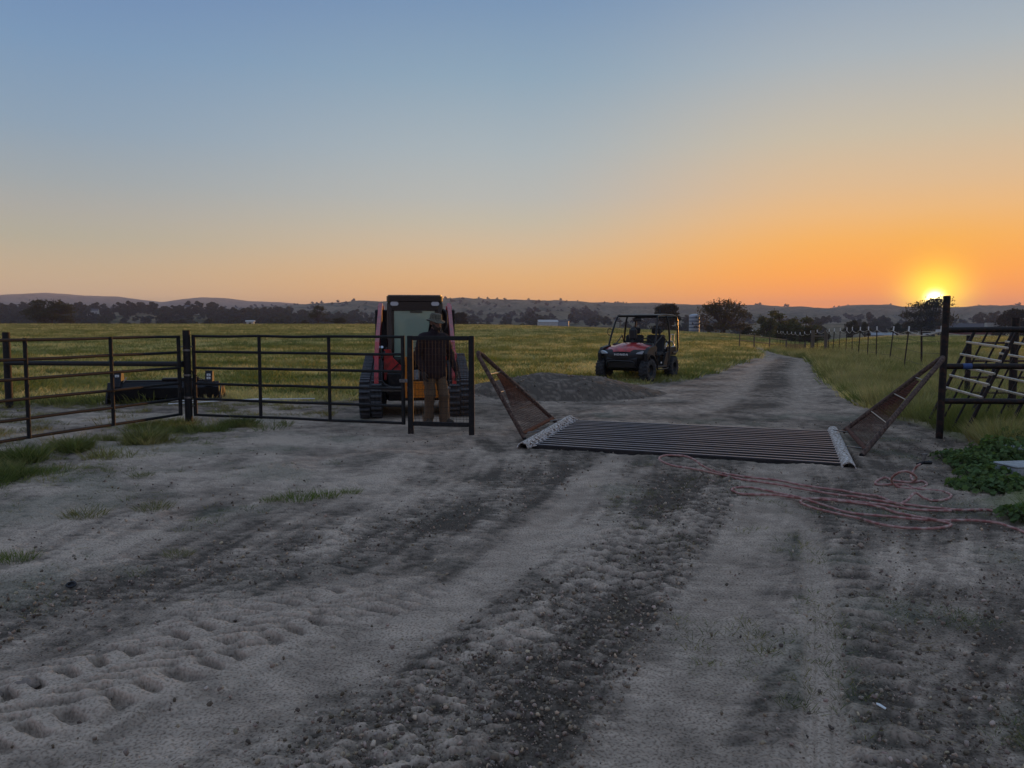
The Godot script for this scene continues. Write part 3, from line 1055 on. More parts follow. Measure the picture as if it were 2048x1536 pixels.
func make_guard() -> void:
	# the corners of the grid on the plan
	var fl := Vector2(0.17, 9.86)
	var bl := Vector2(0.93, 12.6)
	var fr := Vector2(3.72, 8.42)
	var br := Vector2(4.72, 11.22)
	var o := V(fl.x, 0, fl.y)
	var g := thing("cattle_guard", "grid of bluish steel rails set in the dirt between two flaking white pipes", "cattle guard", Transform3D(Basis(), o))
	var nr := 16
	for k in nr:
		var t := (k + 0.5) / nr
		var a := fl.lerp(bl, t)
		var b := fr.lerp(br, t)
		var mb := MB.new()
		var y := 0.005 + rng.randf_range(-0.003, 0.003)
		var y2 := 0.005 + rng.randf_range(-0.003, 0.003)
		mb.bar(V(a.x, y, a.y) - o, V(b.x, y2, b.y) - o, 0.058, 0.09, 0.01)
		var rl := part(g, "rail", mb, M.rail)
		# bright strip paints the sky-lit top edge of each tyre-worn rail
		mb = MB.new()
		mb.bar(V(a.x, y + 0.0465, a.y) - o, V(b.x, y2 + 0.0465, b.y) - o, 0.034, 0.004, 0.0015)
		part(rl, "lit_worn_crown", mb, M.lit_worn_steel)
	# one notched white half pipe, one plain
	for s in 2:
		var a := fl if s == 0 else fr
		var b := bl if s == 0 else br
		var dir := (b - a).normalized()
		a -= dir * 0.14
		b += dir * 0.12
		var A := V(a.x, 0.03, a.y) - o
		var B := V(b.x, 0.03, b.y) - o
		var mb := MB.new()
		var r := 0.074
		var q := PackedVector3Array()
		for k in 25:
			q.append(A.lerp(B, k / 24.0))
		var z := (B - A).normalized()
		var x := Vector3.UP.cross(z).normalized()
		var rows := []
		for k in 25:
			var row := []
			for j in 15:
				var an := lerpf(-0.35, PI + 0.35, j / 14.0)
				var rr := r * (1.0 + 0.03 * noise_b.get_noise_2d(k * 1.3, j * 0.7 + s * 50.0))
				row.append(q[k] + x * cos(an) * rr + Vector3.UP * sin(an) * rr * 0.95)
			rows.append(row)
		mb.sheet(rows)
		# hollow ends with wall thickness
		for e in [0, 24]:
			var face := z if e == 24 else -z
			for j in 14:
				var a0 := lerpf(-0.35, PI + 0.35, j / 14.0)
				var a1 := lerpf(-0.35, PI + 0.35, (j + 1) / 14.0)
				var p0 := x * cos(a0) + Vector3.UP * sin(a0) * 0.95
				var p1 := x * cos(a1) + Vector3.UP * sin(a1) * 0.95
				mb.quad(q[e] + p0 * r, q[e] + p1 * r, q[e] + p1 * (r - 0.012), q[e] + p0 * (r - 0.012), face)
				mb.quad(q[e] + p0 * (r - 0.012), q[e] + p1 * (r - 0.012), q[e] - face * 0.3 + p1 * (r - 0.012), q[e] - face * 0.3 + p0 * (r - 0.012), -p0)
		var sp := part(g, "side_pipe", mb, M.white_pipe)
		if s == 0:
			sp.set_meta("label", "white side pipe with a toothed edge against the rails")
			for k in nr + 1:
				var t := float(k) / nr
				var c := fl.lerp(bl, t)
				var tooth := MB.new()
				var base := V(c.x, 0.0, c.y) - o
				var out := x if x.dot(V(fr.x, 0, fr.y) - V(fl.x, 0, fl.y)) > 0.0 else -x
				var w := 0.045
				var p0 := base + z * w + out * 0.045 + Vector3.UP * 0.1
				var p1 := base - z * w + out * 0.045 + Vector3.UP * 0.1
				var p2 := base + out * 0.16 + Vector3.UP * 0.045
				var p3 := base + z * w + out * 0.075 + Vector3.UP * 0.02
				var p4 := base - z * w + out * 0.075 + Vector3.UP * 0.02
				tooth.tri(p0, p1, p2, Vector3.UP + out)
				tooth.tri(p0, p2, p3, z)
				tooth.tri(p1, p4, p2, -z)
				tooth.tri(p3, p2, p4, -Vector3.UP)
				part(sp, "tooth", tooth, M.white_pipe)
		else:
			sp.set_meta("label", "smooth flaking white side pipe with hollow end")

# a triangular mesh wing leaning outward from the side of the guard
func wing(label: String, near: Vector3, far: Vector3, apex: Vector3, seed_: int) -> void:
	var t := thing("guard_wing", label, "wing", Transform3D(Basis(), near))
	var A := Vector3.ZERO
	var B := far - near
	var T := apex - near
	var base := B.normalized()
	var half := base * 0.075
	var r := 0.032
	# the bent pipe: up one side, round the top and down the other
	var pts := [A, A.lerp(T - half, 0.5), T - half - (T - A).normalized() * 0.1, T - half * 0.75 + (T - A).normalized() * 0.0, T + (T - (A + B) * 0.5).normalized() * 0.035, T + half * 0.75, T + half - (T - B).normalized() * 0.1, B.lerp(T + half, 0.5), B]
	var mb := MB.new()
	mb.tube(curve(pts, 5), r, -1.0, 10)
	part(t, "frame", mb, M.rust_pale)
	var tip := MB.new()
	tip.tube(PackedVector3Array([A + (T - A).normalized() * 0.0, A - (T - A).normalized() * 0.012]), r * 0.82, -1.0, 10)
	part(t, "pipe_end", tip, M.dark_metal)
	# base bar along the side pipe, and its hinge straps
	var up := Vector3(0, 0.01, 0)
	part(t, "base_bar", rod_mb(A + (T - A) * 0.045 + up, B + (T - B) * 0.045 + up, 0.03, 10), M.rust)
	var inward := (Vector3((near.x + far.x) * 0.5, 0, 0) - Vector3(apex.x, 0, 0)).normalized()
	for k in [0.1, 0.82]:
		var s := MB.new()
		var q := A.lerp(B, k) + Vector3(0, 0.045, 0)
		s.bar(q - inward * 0.07, q + inward * 0.17 + Vector3(0, 0.035, 0), 0.05, 0.014, 0.003)
		part(t, "strap", s, M.steel)
	# rungs, then the wire mesh
	var tri := func(f: float, side: float) -> Vector3:
		return A.lerp(T - half, f).lerp(B.lerp(T + half, f), side)
	for f in [0.3, 0.54, 0.76]:
		part(t, "rung", rod_mb(tri.call(f, 0.04), tri.call(f, 0.96), 0.0075, 6), M.wire)
	var w := MB.new()
	var nn := B.cross(T).normalized() * 0.012
	for k in 26:
		# wires run from the base towards the top, parallel to the far pipe
		var s := (k + 0.5) / 26.0
		var foot: Vector3 = tri.call(0.06, 0.03 + 0.94 * s)
		var f_end := minf(0.74, 0.06 + 0.92 * (0.3 + 0.7 * minf(s / 0.85, 1.0)))
		var end: Vector3 = tri.call(f_end, 0.06 + 0.9 * clampf(s * (1.0 - 0.25 * f_end), 0.0, 1.0))
		w.rod(foot + nn, end + nn, 0.0038, 4)
	for k in 30:
		var f := lerpf(0.07, 0.74, k / 29.0)
		w.rod(tri.call(f, 0.04) + nn * 0.6, tri.call(f, 0.96) + nn * 0.6, 0.0026, 4)
	part(t, "wire_mesh", w, M.rust)
	var rg := RandomNumberGenerator.new()
	rg.seed = seed_
	for k in 3:
		var s := MB.new()
		var f := 0.25 + 0.2 * k
		s.bar(tri.call(f, -0.01), tri.call(f, -0.01) + (tri.call(f, -0.2) - tri.call(f, 0.0)) * 0.14, 0.02, 0.012, 0.002)
		part(t, "wire_hook", s, M.rust)

func make_corral() -> void:
	# tall pipe post east of the guard with three rails running off
	var at := V(6.05, 0, 10.78)
	var t := thing("corral_fence", "tall rusty pipe post with three thick rails beside the leaning mesh wing", "fence", Transform3D(Basis(), at))
	var mb := MB.new()
	mb.tube(PackedVector3Array([Vector3(-0.02, -0.3, 0), Vector3(0.0, 0.9, 0), Vector3(0.01, 2.0, 0)]), 0.048, -1.0, 14)
	part(t, "post", mb, M.pipe)
	for y in [0.525, 1.015, 1.525]:
		var q := MB.new()
		q.tube(curve([Vector3(0.03, y, 0.0), Vector3(0.9, y + 0.006, 0.09), Vector3(1.8, y - 0.008, 0.17), Vector3(3.2, y, 0.3)], 4), 0.04, -1.0, 12)
		part(t, "rail", q, M.pipe)
	var tape := MB.new()
	tape.tube(PackedVector3Array([Vector3(0.25, 1.017, 0.025), Vector3(0.37, 1.018, 0.037)]), 0.0425, -1.0, 12)
	part(t, "blue_tape", tape, mat(Color(0.2, 0.3, 0.5), 0.6)).set_meta("label", "blue band wrapped round the middle rail")
	# posts and thin rails of the pen behind
	var pn := thing("pen_fence", "thinner pipe fence of two posts behind the corral rails", "fence", Transform3D(Basis(), V(8.9, 0, 15.0)))
	for p in [[0.0, 1.4, 0.05, 0.0], [-0.35, 1.72, 0.062, 1.9]]:
		var q := MB.new()
		q.tube(PackedVector3Array([Vector3(p[0], -0.3, p[3]), Vector3(p[0], p[1], p[3])]), p[2], -1.0, 12)
		part(pn, "post", q, M.pipe)
	for y in [1.25, 0.9, 0.58, 0.28]:
		part(pn, "rail", rod_mb(Vector3(-0.05, y, 0.0), Vector3(3.4, y + 0.03, 0.6), 0.021, 8), M.rust_pale)
	part(pn, "rail", rod_mb(Vector3(-0.4, 1.55, 1.9), Vector3(1.9, 1.57, 2.0), 0.02, 8), M.rust_pale)
	# two steel panels leaning in the pen: dark stiles, bare galvanised rungs
	for k in 2:
		var origin := V(6.55, 0.1, 12.0) if k == 0 else V(7.35, 0.1, 12.3)
		var lab := "leaning panel of dark bars and pale shiny rungs, beside the tall corral post" if k == 0 else "leaning panel of dark bars and pale rungs, behind the first one"
		var pl := thing("leaning_panel", lab, "panel", Transform3D(Basis(), origin), "panels leaning in the corral")
		var up := Vector3(0.65, 1.4, 0.0)
		var across := Vector3(-0.1, -0.06, 1.12)
		for j in 4:
			var c := across * (j / 3.0)
			var rr := 0.026 if j == 0 or j == 3 else 0.015
			part(pl, "stile", rod_mb(c + up * 0.02, c + up * 1.04, rr, 8), M.pipe)
		for f in [0.37, 0.5, 0.61, 0.735, 0.87]:
			var q := MB.new()
			q.bar(up * f - across * 0.02 + Vector3(-0.02, 0.01, 0), up * f + across * 1.02 + Vector3(-0.02, 0.01, 0), 0.032, 0.036, 0.006)
			part(pl, "rung", q, M.galv)

func make_tposts() -> void:
	var spots := [[12.2, 21.9], [13.25, 26.0], [15.2, 31.0], [16.0, 33.8], [17.0, 36.8], [17.5, 38.9], [18.1, 41.0], [18.65, 43.0], [19.2, 45.2], [19.75, 47.4], [20.2, 49.2]]
	var words := ["twelfth", "eleventh", "tenth", "ninth", "eighth", "seventh", "sixth", "fifth", "fourth", "third", "second"]
	var tops := []
	var proto: Node3D = null
	for k in spots.size():
		var x: float = spots[k][0]
		var d: float = spots[k][1]
		var at := V(x, land(x, d), d)
		var lean := Basis.from_euler(Vector3(rng.randf_range(-0.03, 0.03), rng.randf_range(0, 6.0), rng.randf_range(-0.02, 0.09 if k < 3 else 0.03)))
		lean = Basis(Vector3.BACK, -0.09 if k in [1, 2] else rng.randf_range(-0.05, 0.02)) * Basis(Vector3.UP, rng.randf() * 6.0)
		var lab := "steel fence stake with white tip, %s out from the timber brace" % words[k]
		if proto == null:
			proto = make_tpost(lab, Transform3D(lean, at))
		else:
			copy_of(proto, "fence_stake", lab, Transform3D(lean, at))
		tops.append(at + lean * Vector3(0, 1, 0))
	# timber brace
	var bx := 20.7
	var bd := 50.8
	var brace := thing("timber_brace", "pair of weathered timber posts in the stake fence", "fence post", Transform3D(Basis(), V(bx, land(bx, bd), bd)))
	for s in [0.0, -0.62]:
		part(brace, "post", rod_mb(Vector3(s, -0.2, s), Vector3(s, 1.52, s), 0.11, 10), M.wood)
	part(brace, "crossbar", rod_mb(Vector3(0, 1.1, 0), Vector3(-0.62, 1.1, -0.62), 0.06, 8), M.wood)
	tops.append(V(bx, land(bx, bd) + 1.1, bd))
	# the line goes on down the slope towards the creek
	var ordinal := ["first", "second", "third", "fourth", "fifth", "sixth", "seventh", "eighth", "ninth", "tenth", "eleventh", "twelfth", "thirteenth", "fourteenth"]
	for k in 10:
		var x := 21.1 + 0.86 * k
		var d := 53.2 + 3.4 * k
		var at := V(x, land(x, d), d)
		copy_of(proto, "fence_stake", "steel fence stake with white tip, %s beyond the timber brace" % ordinal[k], Transform3D(Basis(Vector3.UP, rng.randf() * 6.0).rotated(Vector3.BACK, rng.randf_range(-0.04, 0.04)), at))
		tops.append(at + Vector3.UP)
	# wires
	for w in 4:
		var t := thing("fence_wire", ["lowest strand of the stake fence, close to the grass", "second strand up on the stake fence", "third strand up on the stake fence", "pale top rope sagging between the white tips of the stake fence"][w], "wire", Transform3D(), "strands of the stake fence")
		var y: float = [-0.55, -0.2, 0.15, 0.42][w]
		for k in tops.size() - 1:
			var a: Vector3 = tops[k] + Vector3(0, y, 0)
			var b: Vector3 = tops[k + 1] + Vector3(0, y, 0)
			var sag := (0.14 if w == 3 else 0.06) * rng.randf_range(0.6, 1.2)
			var mb := MB.new()
			mb.tube(curve([a, (a + b) * 0.5 + Vector3(0, -sag, 0), b], 4), 0.013 if w == 3 else 0.005, -1.0, 5, false)
			part(t, "span", mb, M.wire if w == 3 else M.wire_dark)
	# one wooden stake standing apart, at the end of the rope
	post("fence_stake", "brown stake without a white tip between fence line and corral", V(15.3, land(15.3, 28.7), 28.7), 0.035, 1.45, M.tpost, Vector3(-0.06, 0, 0))
	var t2 := thing("fence_wire", "pale rope from the brown stake towards the corral post", "wire", Transform3D())
	var rp := MB.new()
	rp.tube(curve([tops[1] + Vector3(0, 0.3, 0), V(14.4, 1.25, 27.4), V(15.25, 1.38, 28.7), V(14.0, 1.3, 24.0), V(12.4, 1.28, 20.4)], 5), 0.012, -1.0, 5, false)
	part(t2, "span", rp, M.wire)

func make_tpost(label: String, t: Transform3D) -> Node3D:
	var o := thing("fence_stake", label, "fence stake", t, "stakes of the fence along the track")
	var mb := MB.new()
	mb.prism(PackedVector2Array([Vector2(-0.024, -0.004), Vector2(0.024, -0.004), Vector2(0.024, 0.003), Vector2(0.004, 0.005), Vector2(0.004, 0.03), Vector2(-0.004, 0.03), Vector2(-0.004, 0.005), Vector2(-0.024, 0.003)]), Transform3D(Basis(Vector3.RIGHT, -PI / 2), Vector3(0, 0.6, 0)), 1.66)
	for k in 9:
		mb.bx(Vector3(0, 0.3 + 0.1 * k, 0.008), Vector3(0.018, 0.014, 0.012), 0.0)
	part(o, "shaft", mb, M.tpost)
	var tip := MB.new()
	tip.prism(PackedVector2Array([Vector2(-0.026, -0.006), Vector2(0.026, -0.006), Vector2(0.026, 0.005), Vector2(0.006, 0.007), Vector2(0.006, 0.032), Vector2(-0.006, 0.032), Vector2(-0.006, 0.007), Vector2(-0.026, 0.005)]), Transform3D(Basis(Vector3.RIGHT, -PI / 2), Vector3(0, 1.5, 0)), 0.17)
	part(o, "white_tip", tip, M.white_paint)
	return o

func make_far_gate() -> void:
	# plank gate where the track turns into the dip
	var at := V(19.9, land(19.9, 54.0), 54.0)
	var t := thing("plank_gate", "tan plank gate at the bend of the track", "gate", Transform3D(Basis(Vector3.UP, 0.25), at))
	for x in [-0.75, 0.75]:
		part(t, "post", rod_mb(Vector3(x, -0.2, 0), Vector3(x, 0.75, 0), 0.07, 8), M.wood)
	for k in 9:
		var mb := MB.new()
		mb.bx(Vector3(-0.6 + 0.15 * k, 0.28, 0.03), Vector3(0.1, 0.75 + 0.04 * sin(k * 2.3), 0.03), 0.004)
		part(t, "plank", mb, M.wood_tan)
	var r := thing("rail_fence", "short sloping rail fence beside the bend of the track", "fence", Transform3D(Basis(), V(18.7, land(18.7, 52.5), 52.5)))
	for k in 4:
		var p := Vector3(-0.5 * k, 0, -1.9 * k)
		part(r, "post", rod_mb(p + Vector3(0, -0.3, 0), p + Vector3(0, 0.95 + 0.1 * k, 0), 0.05, 8), M.wood)
		if k < 3:
			var q := Vector3(-0.5 * (k + 1), 0.1, -1.9 * (k + 1))
			for y in [0.45, 0.85]:
				part(r, "rail", rod_mb(p + Vector3(0, y + 0.1 * k, 0), q + Vector3(0, y + 0.1 * k, 0), 0.035, 6), M.wood_tan)

func make_small_things() -> void:
	var h1 := [Vector3(4.26, 0.16, -7.92), Vector3(4.21, 0.14, -7.89), Vector3(4.22, 0.08, -7.98), Vector3(4.14, 0.03, -7.89), Vector3(4.06, 0.02, -7.68), Vector3(3.9, 0.12, -7.33), Vector3(3.75, 0.2, -7.12), Vector3(3.64, 0.24, -7.04), Vector3(3.6, 0.2, -7.12), Vector3(3.65, 0.11, -7.31), Vector3(3.74, 0.03, -7.42), Vector3(3.81, 0.012, -7.35), Vector3(3.97, 0.012, -7.39), Vector3(4.13, 0.012, -7.56), Vector3(4.15, 0.012, -7.7), Vector3(3.98, 0.02, -7.61), Vector3(3.86, 0.02, -7.71), Vector3(3.86, 0.02, -7.85), Vector3(3.73, 0.012, -7.75), Vector3(3.62, 0.012, -7.55), Vector3(3.74, 0.03, -7.45), Vector3(3.9, 0.012, -7.52), Vector3(3.91, 0.012, -7.35), Vector3(3.99, 0.012, -7.29), Vector3(4.09, 0.012, -7.22), Vector3(4.09, 0.012, -7.07), Vector3(3.96, 0.012, -6.9), Vector3(3.8, 0.012, -6.83), Vector3(3.75, 0.02, -6.92), Vector3(3.68, 0.06, -6.93), Vector3(3.52, 0.03, -6.76), Vector3(3.4, 0.012, -6.7), Vector3(3.38, 0.02, -6.86), Vector3(3.37, 0.012, -7.03), Vector3(3.26, 0.012, -7.1), Vector3(3.15, 0.012, -7.26), Vector3(2.98, 0.012, -7.39), Vector3(2.83, 0.012, -7.56), Vector3(2.71, 0.012, -7.75), Vector3(2.49, 0.012, -7.89), Vector3(2.3, 0.012, -8.07), Vector3(2.19, 0.012, -8.24), Vector3(2.05, 0.08, -8.22), Vector3(1.99, 0.125, -8.34), Vector3(1.92, 0.125, -8.57), Vector3(1.74, 0.125, -8.6), Vector3(1.63, 0.125, -8.43), Vector3(1.62, 0.125, -8.2), Vector3(1.69, 0.125, -7.95), Vector3(1.87, 0.125, -7.75), Vector3(2.22, 0.012, -8.02), Vector3(2.38, 0.012, -7.77), Vector3(2.61, 0.012, -7.57), Vector3(2.76, 0.012, -7.39), Vector3(3, 0.012, -7.1), Vector3(3.19, 0.012, -6.97), Vector3(3.26, 0.03, -6.76), Vector3(3.47, 0.012, -6.68), Vector3(3.66, 0.012, -6.56), Vector3(3.83, 0.012, -6.48), Vector3(4.07, 0.012, -6.48), Vector3(4.18, 0.012, -6.33), Vector3(4.39, 0.012, -6.27)]
	var t := thing("hose", "dusty red hose with an upright coil and metal nozzle", "hose", Transform3D(), "hoses on the dirt")
	var mb := MB.new()
	mb.tube(curve(h1, 6), 0.0115, -1.0, 8)
	part(t, "tube", mb, M.hose)
	var noz := MB.new()
	var n0: Vector3 = h1[0]
	noz.tube(PackedVector3Array([n0 + Vector3(-0.05, -0.015, 0.02), n0 + Vector3(0.02, 0.005, 0.0)]), 0.02, 0.016, 10)
	noz.tube(PackedVector3Array([n0 + Vector3(0.02, 0.005, 0.0), n0 + Vector3(0.11, 0.0, -0.02)]), 0.02, -1.0, 10)
	part(t, "coupling", noz, M.dark_metal)
	var trg := MB.new()
	trg.bar(n0 + Vector3(0.02, 0.01, 0.0), n0 + Vector3(0.035, 0.09, 0.0), 0.018, 0.03, 0.003)
	trg.bar(n0 + Vector3(0.0, 0.088, 0.0), n0 + Vector3(0.06, 0.094, 0.0), 0.016, 0.014, 0.003)
	part(t, "lever", trg, M.steel)
	var h2 := [Vector3(3.87, 0.012, -5.51), Vector3(3.91, 0.012, -5.79), Vector3(3.9, 0.012, -5.91), Vector3(3.87, 0.012, -6.05), Vector3(3.71, 0.012, -6.13), Vector3(3.45, 0.012, -6.12), Vector3(3.28, 0.012, -6.17), Vector3(3.1, 0.012, -6.26), Vector3(2.91, 0.012, -6.33), Vector3(2.81, 0.012, -6.43), Vector3(2.76, 0.012, -6.59), Vector3(2.7, 0.012, -6.77), Vector3(2.62, 0.03, -6.86), Vector3(2.55, 0.012, -7.09), Vector3(2.44, 0.012, -7.26), Vector3(2.31, 0.012, -7.41), Vector3(2.18, 0.012, -7.39), Vector3(2.11, 0.012, -7.29), Vector3(2.12, 0.012, -7.18), Vector3(2.16, 0.012, -7.1), Vector3(2.31, 0.012, -7.08), Vector3(2.45, 0.012, -7.06), Vector3(2.64, 0.012, -6.92), Vector3(2.74, 0.012, -6.88), Vector3(2.89, 0.012, -6.85), Vector3(3.02, 0.012, -6.77), Vector3(3.14, 0.012, -6.67), Vector3(3.21, 0.012, -6.55), Vector3(3.24, 0.012, -6.39), Vector3(3.33, 0.012, -6.26), Vector3(3.39, 0.03, -6.07), Vector3(3.48, 0.012, -6.03), Vector3(3.45, 0.012, -5.96), Vector3(3.29, 0.012, -5.88), Vector3(3.13, 0.012, -5.88), Vector3(3.01, 0.012, -5.92), Vector3(2.91, 0.012, -6.02), Vector3(2.84, 0.012, -6.19), Vector3(2.75, 0.012, -6.31), Vector3(2.64, 0.012, -6.49), Vector3(2.58, 0.012, -6.66), Vector3(2.58, 0.012, -6.78), Vector3(2.65, 0.012, -6.88), Vector3(2.73, 0.03, -6.84), Vector3(2.91, 0.012, -6.89), Vector3(3.11, 0.012, -6.77), Vector3(3.28, 0.012, -6.66), Vector3(3.45, 0.012, -6.49), Vector3(3.74, 0.012, -6.45)]
	t = thing("hose", "dusty red hose in long flat loops, the one closer to the tyre print", "hose", Transform3D(), "hoses on the dirt")
	mb = MB.new()
	mb.tube(curve(h2, 6), 0.0115, -1.0, 8)
	part(t, "tube", mb, M.hose)
	# white boxes among the weeds
	for b in [[5.29, 7.9, 0.38, 0.14, 0.3, "white plastic box low in the leafy weeds, half out of frame"], [5.98, 8.9, 0.34, 0.16, 0.26, "pale plastic box behind the white box in the weeds"]]:
		t = thing("plastic_box", b[5], "box", Transform3D(Basis(Vector3.UP, 0.15), V(b[0], 0.02, b[1])))
		mb = MB.new()
		mb.bx(Vector3(0, b[3] * 0.42, 0), Vector3(b[2], b[3] * 0.84, b[4]), 0.012)
		part(t, "body", mb, M.box_white)
		mb = MB.new()
		mb.bx(Vector3(0, b[3] * 0.92, 0), Vector3(b[2] + 0.02, b[3] * 0.15, b[4] + 0.02), 0.01)
		part(t, "lid", mb, M.box_white)
	# a scrap of black rubber ring
	t = thing("rubber_ring", "small black rubber ring lying on pale dirt", "ring", Transform3D(Basis(Vector3.RIGHT, 0.5), V(-2.66, 0.025, 4.54)))
	mb = MB.new()
	var q := PackedVector3Array()
	for k in 17:
		var a := TAU * k / 16.0
		q.append(Vector3(cos(a) * 0.026 * (1.0 + 0.2 * sin(a)), 0.0, sin(a) * 0.02))
	mb.tube(q, 0.0065, -1.0, 8, false)
	part(t, "ring", mb, M.rubber)
	mb = MB.new()
	mb.tube(PackedVector3Array([Vector3(0, -0.012, 0), Vector3(0, -0.006, 0)]), 0.022, -1.0, 10)
	part(t, "bottom", mb, M.rubber)
	# loose white pipes behind the gate
	for k in 2:
		t = thing("loose_pipe", ["long pale pipe lying in the grass behind the gate, the higher of two", "long pale pipe lying in the grass behind the gate, the lower of two"][k], "pipe", Transform3D(Basis(), V(-6.6, 0.1, 14.9)))
		mb = MB.new()
		mb.tube(curve([Vector3(0.0, 0.03 - 0.05 * k, 0.1 * k), Vector3(1.3, 0.06, 0.12 + 0.05 * k), Vector3(2.7 - 0.9 * k, 0.05, -0.25)], 4), 0.011, -1.0, 8)
		part(t, "pipe", mb, M.white_paint)
		mb = MB.new()
		mb.tube(PackedVector3Array([Vector3(-0.04, 0.028 - 0.05 * k, 0.1 * k), Vector3(0.03, 0.031 - 0.05 * k, 0.1 * k)]), 0.015, -1.0, 8)
		part(t, "socket", mb, M.white_paint)
	# stones and scraps on the yard
	var words := ["fist-sized grey stone at the edge of the pale lug prints", "flat pale stone beside the fist-sized one", "small grey stone in the dark churned soil", "pale flake of stone on the churned soil"]
	var spots := [[-2.13, 3.25, 0.042], [-2.22, 3.16, 0.035], [-0.1, 2.98, 0.025], [0.0, 3.02, 0.02]]
	for k in 4:
		var s: Array = spots[k]
		t = thing("stone", words[k], "stone", Transform3D(Basis.from_euler(Vector3(0.3 * k, k, 0.2)), V(s[0], s[2] * 0.25, s[1])))
		part(t, "stone", lump(100 + k, s[2], Vector3(1.2, 0.7, 1.0)), M.stone)
	var scraps := [[1.52, 3.06, 0.6, "small white scrap lying in the ridged soil by the tyre print"]]
	for s in scraps:
		t = thing("scrap", s[3], "scrap", Transform3D(Basis.from_euler(Vector3(0.15, s[2], 0.1)), V(s[0], 0.02, s[1])))
		mb = MB.new()
		mb.prism(PackedVector2Array([Vector2(-0.006, -0.022), Vector2(0.005, -0.02), Vector2(0.008, 0.009), Vector2(0.002, 0.022), Vector2(-0.007, 0.017)]), Transform3D(Basis(Vector3.RIGHT, -PI / 2), Vector3.ZERO), 0.003)
		part(t, "flake", mb, M.sticker)

# an uneven lump
func lump(seed_: int, r: float, shape: Vector3) -> MB:
	var mb := MB.new()
	mb.blob(Transform3D(Basis().scaled(shape * r), Vector3.ZERO), 7, 10)
	for k in mb.v.size():
		var p := mb.v[k]
		var f := 1.0 + 0.6 * noise_a.get_noise_3d(p.x / r * 0.8 + seed_ * 7.3, p.y / r * 0.8, p.z / r * 0.8) + 0.35 * noise_b.get_noise_3d(p.x / r * 2.0, p.y / r * 2.0 + seed_, p.z / r * 2.0)
		mb.v[k] = p * f
	return mb


# ---------------------------------------------------------------- machines; local +z is the front
func T3(at: Vector3) -> Transform3D:
	return Transform3D(Basis(), at)

func rounded_rect(w: float, h: float, r: float, steps := 5) -> PackedVector2Array:
	var o := PackedVector2Array()
	for c in [[1, 1, 0.0], [-1, 1, PI / 2], [-1, -1, PI], [1, -1, PI * 1.5]]:
		for s in steps + 1:
			var a: float = c[2] + PI / 2 * s / steps
			o.append(Vector2(c[0] * (w / 2 - r) + cos(a) * r, c[1] * (h / 2 - r) + sin(a) * r))
	return o

# a flat ring: outline w x h with an opening, as four mitred bars of depth dz
func frame_ring(mb: MB, c: Vector3, w: float, h: float, bw: float, dz: float) -> void:
	mb.bx(c + Vector3(0, h / 2 - bw / 2, 0), Vector3(w, bw, dz), 0.008)
	mb.bx(c - Vector3(0, h / 2 - bw / 2, 0), Vector3(w, bw, dz), 0.008)
	for s in [-1.0, 1.0]:
		mb.bx(c + Vector3(s * (w / 2 - bw / 2), 0, 0), Vector3(bw, h - 2 * bw, dz), 0.006)

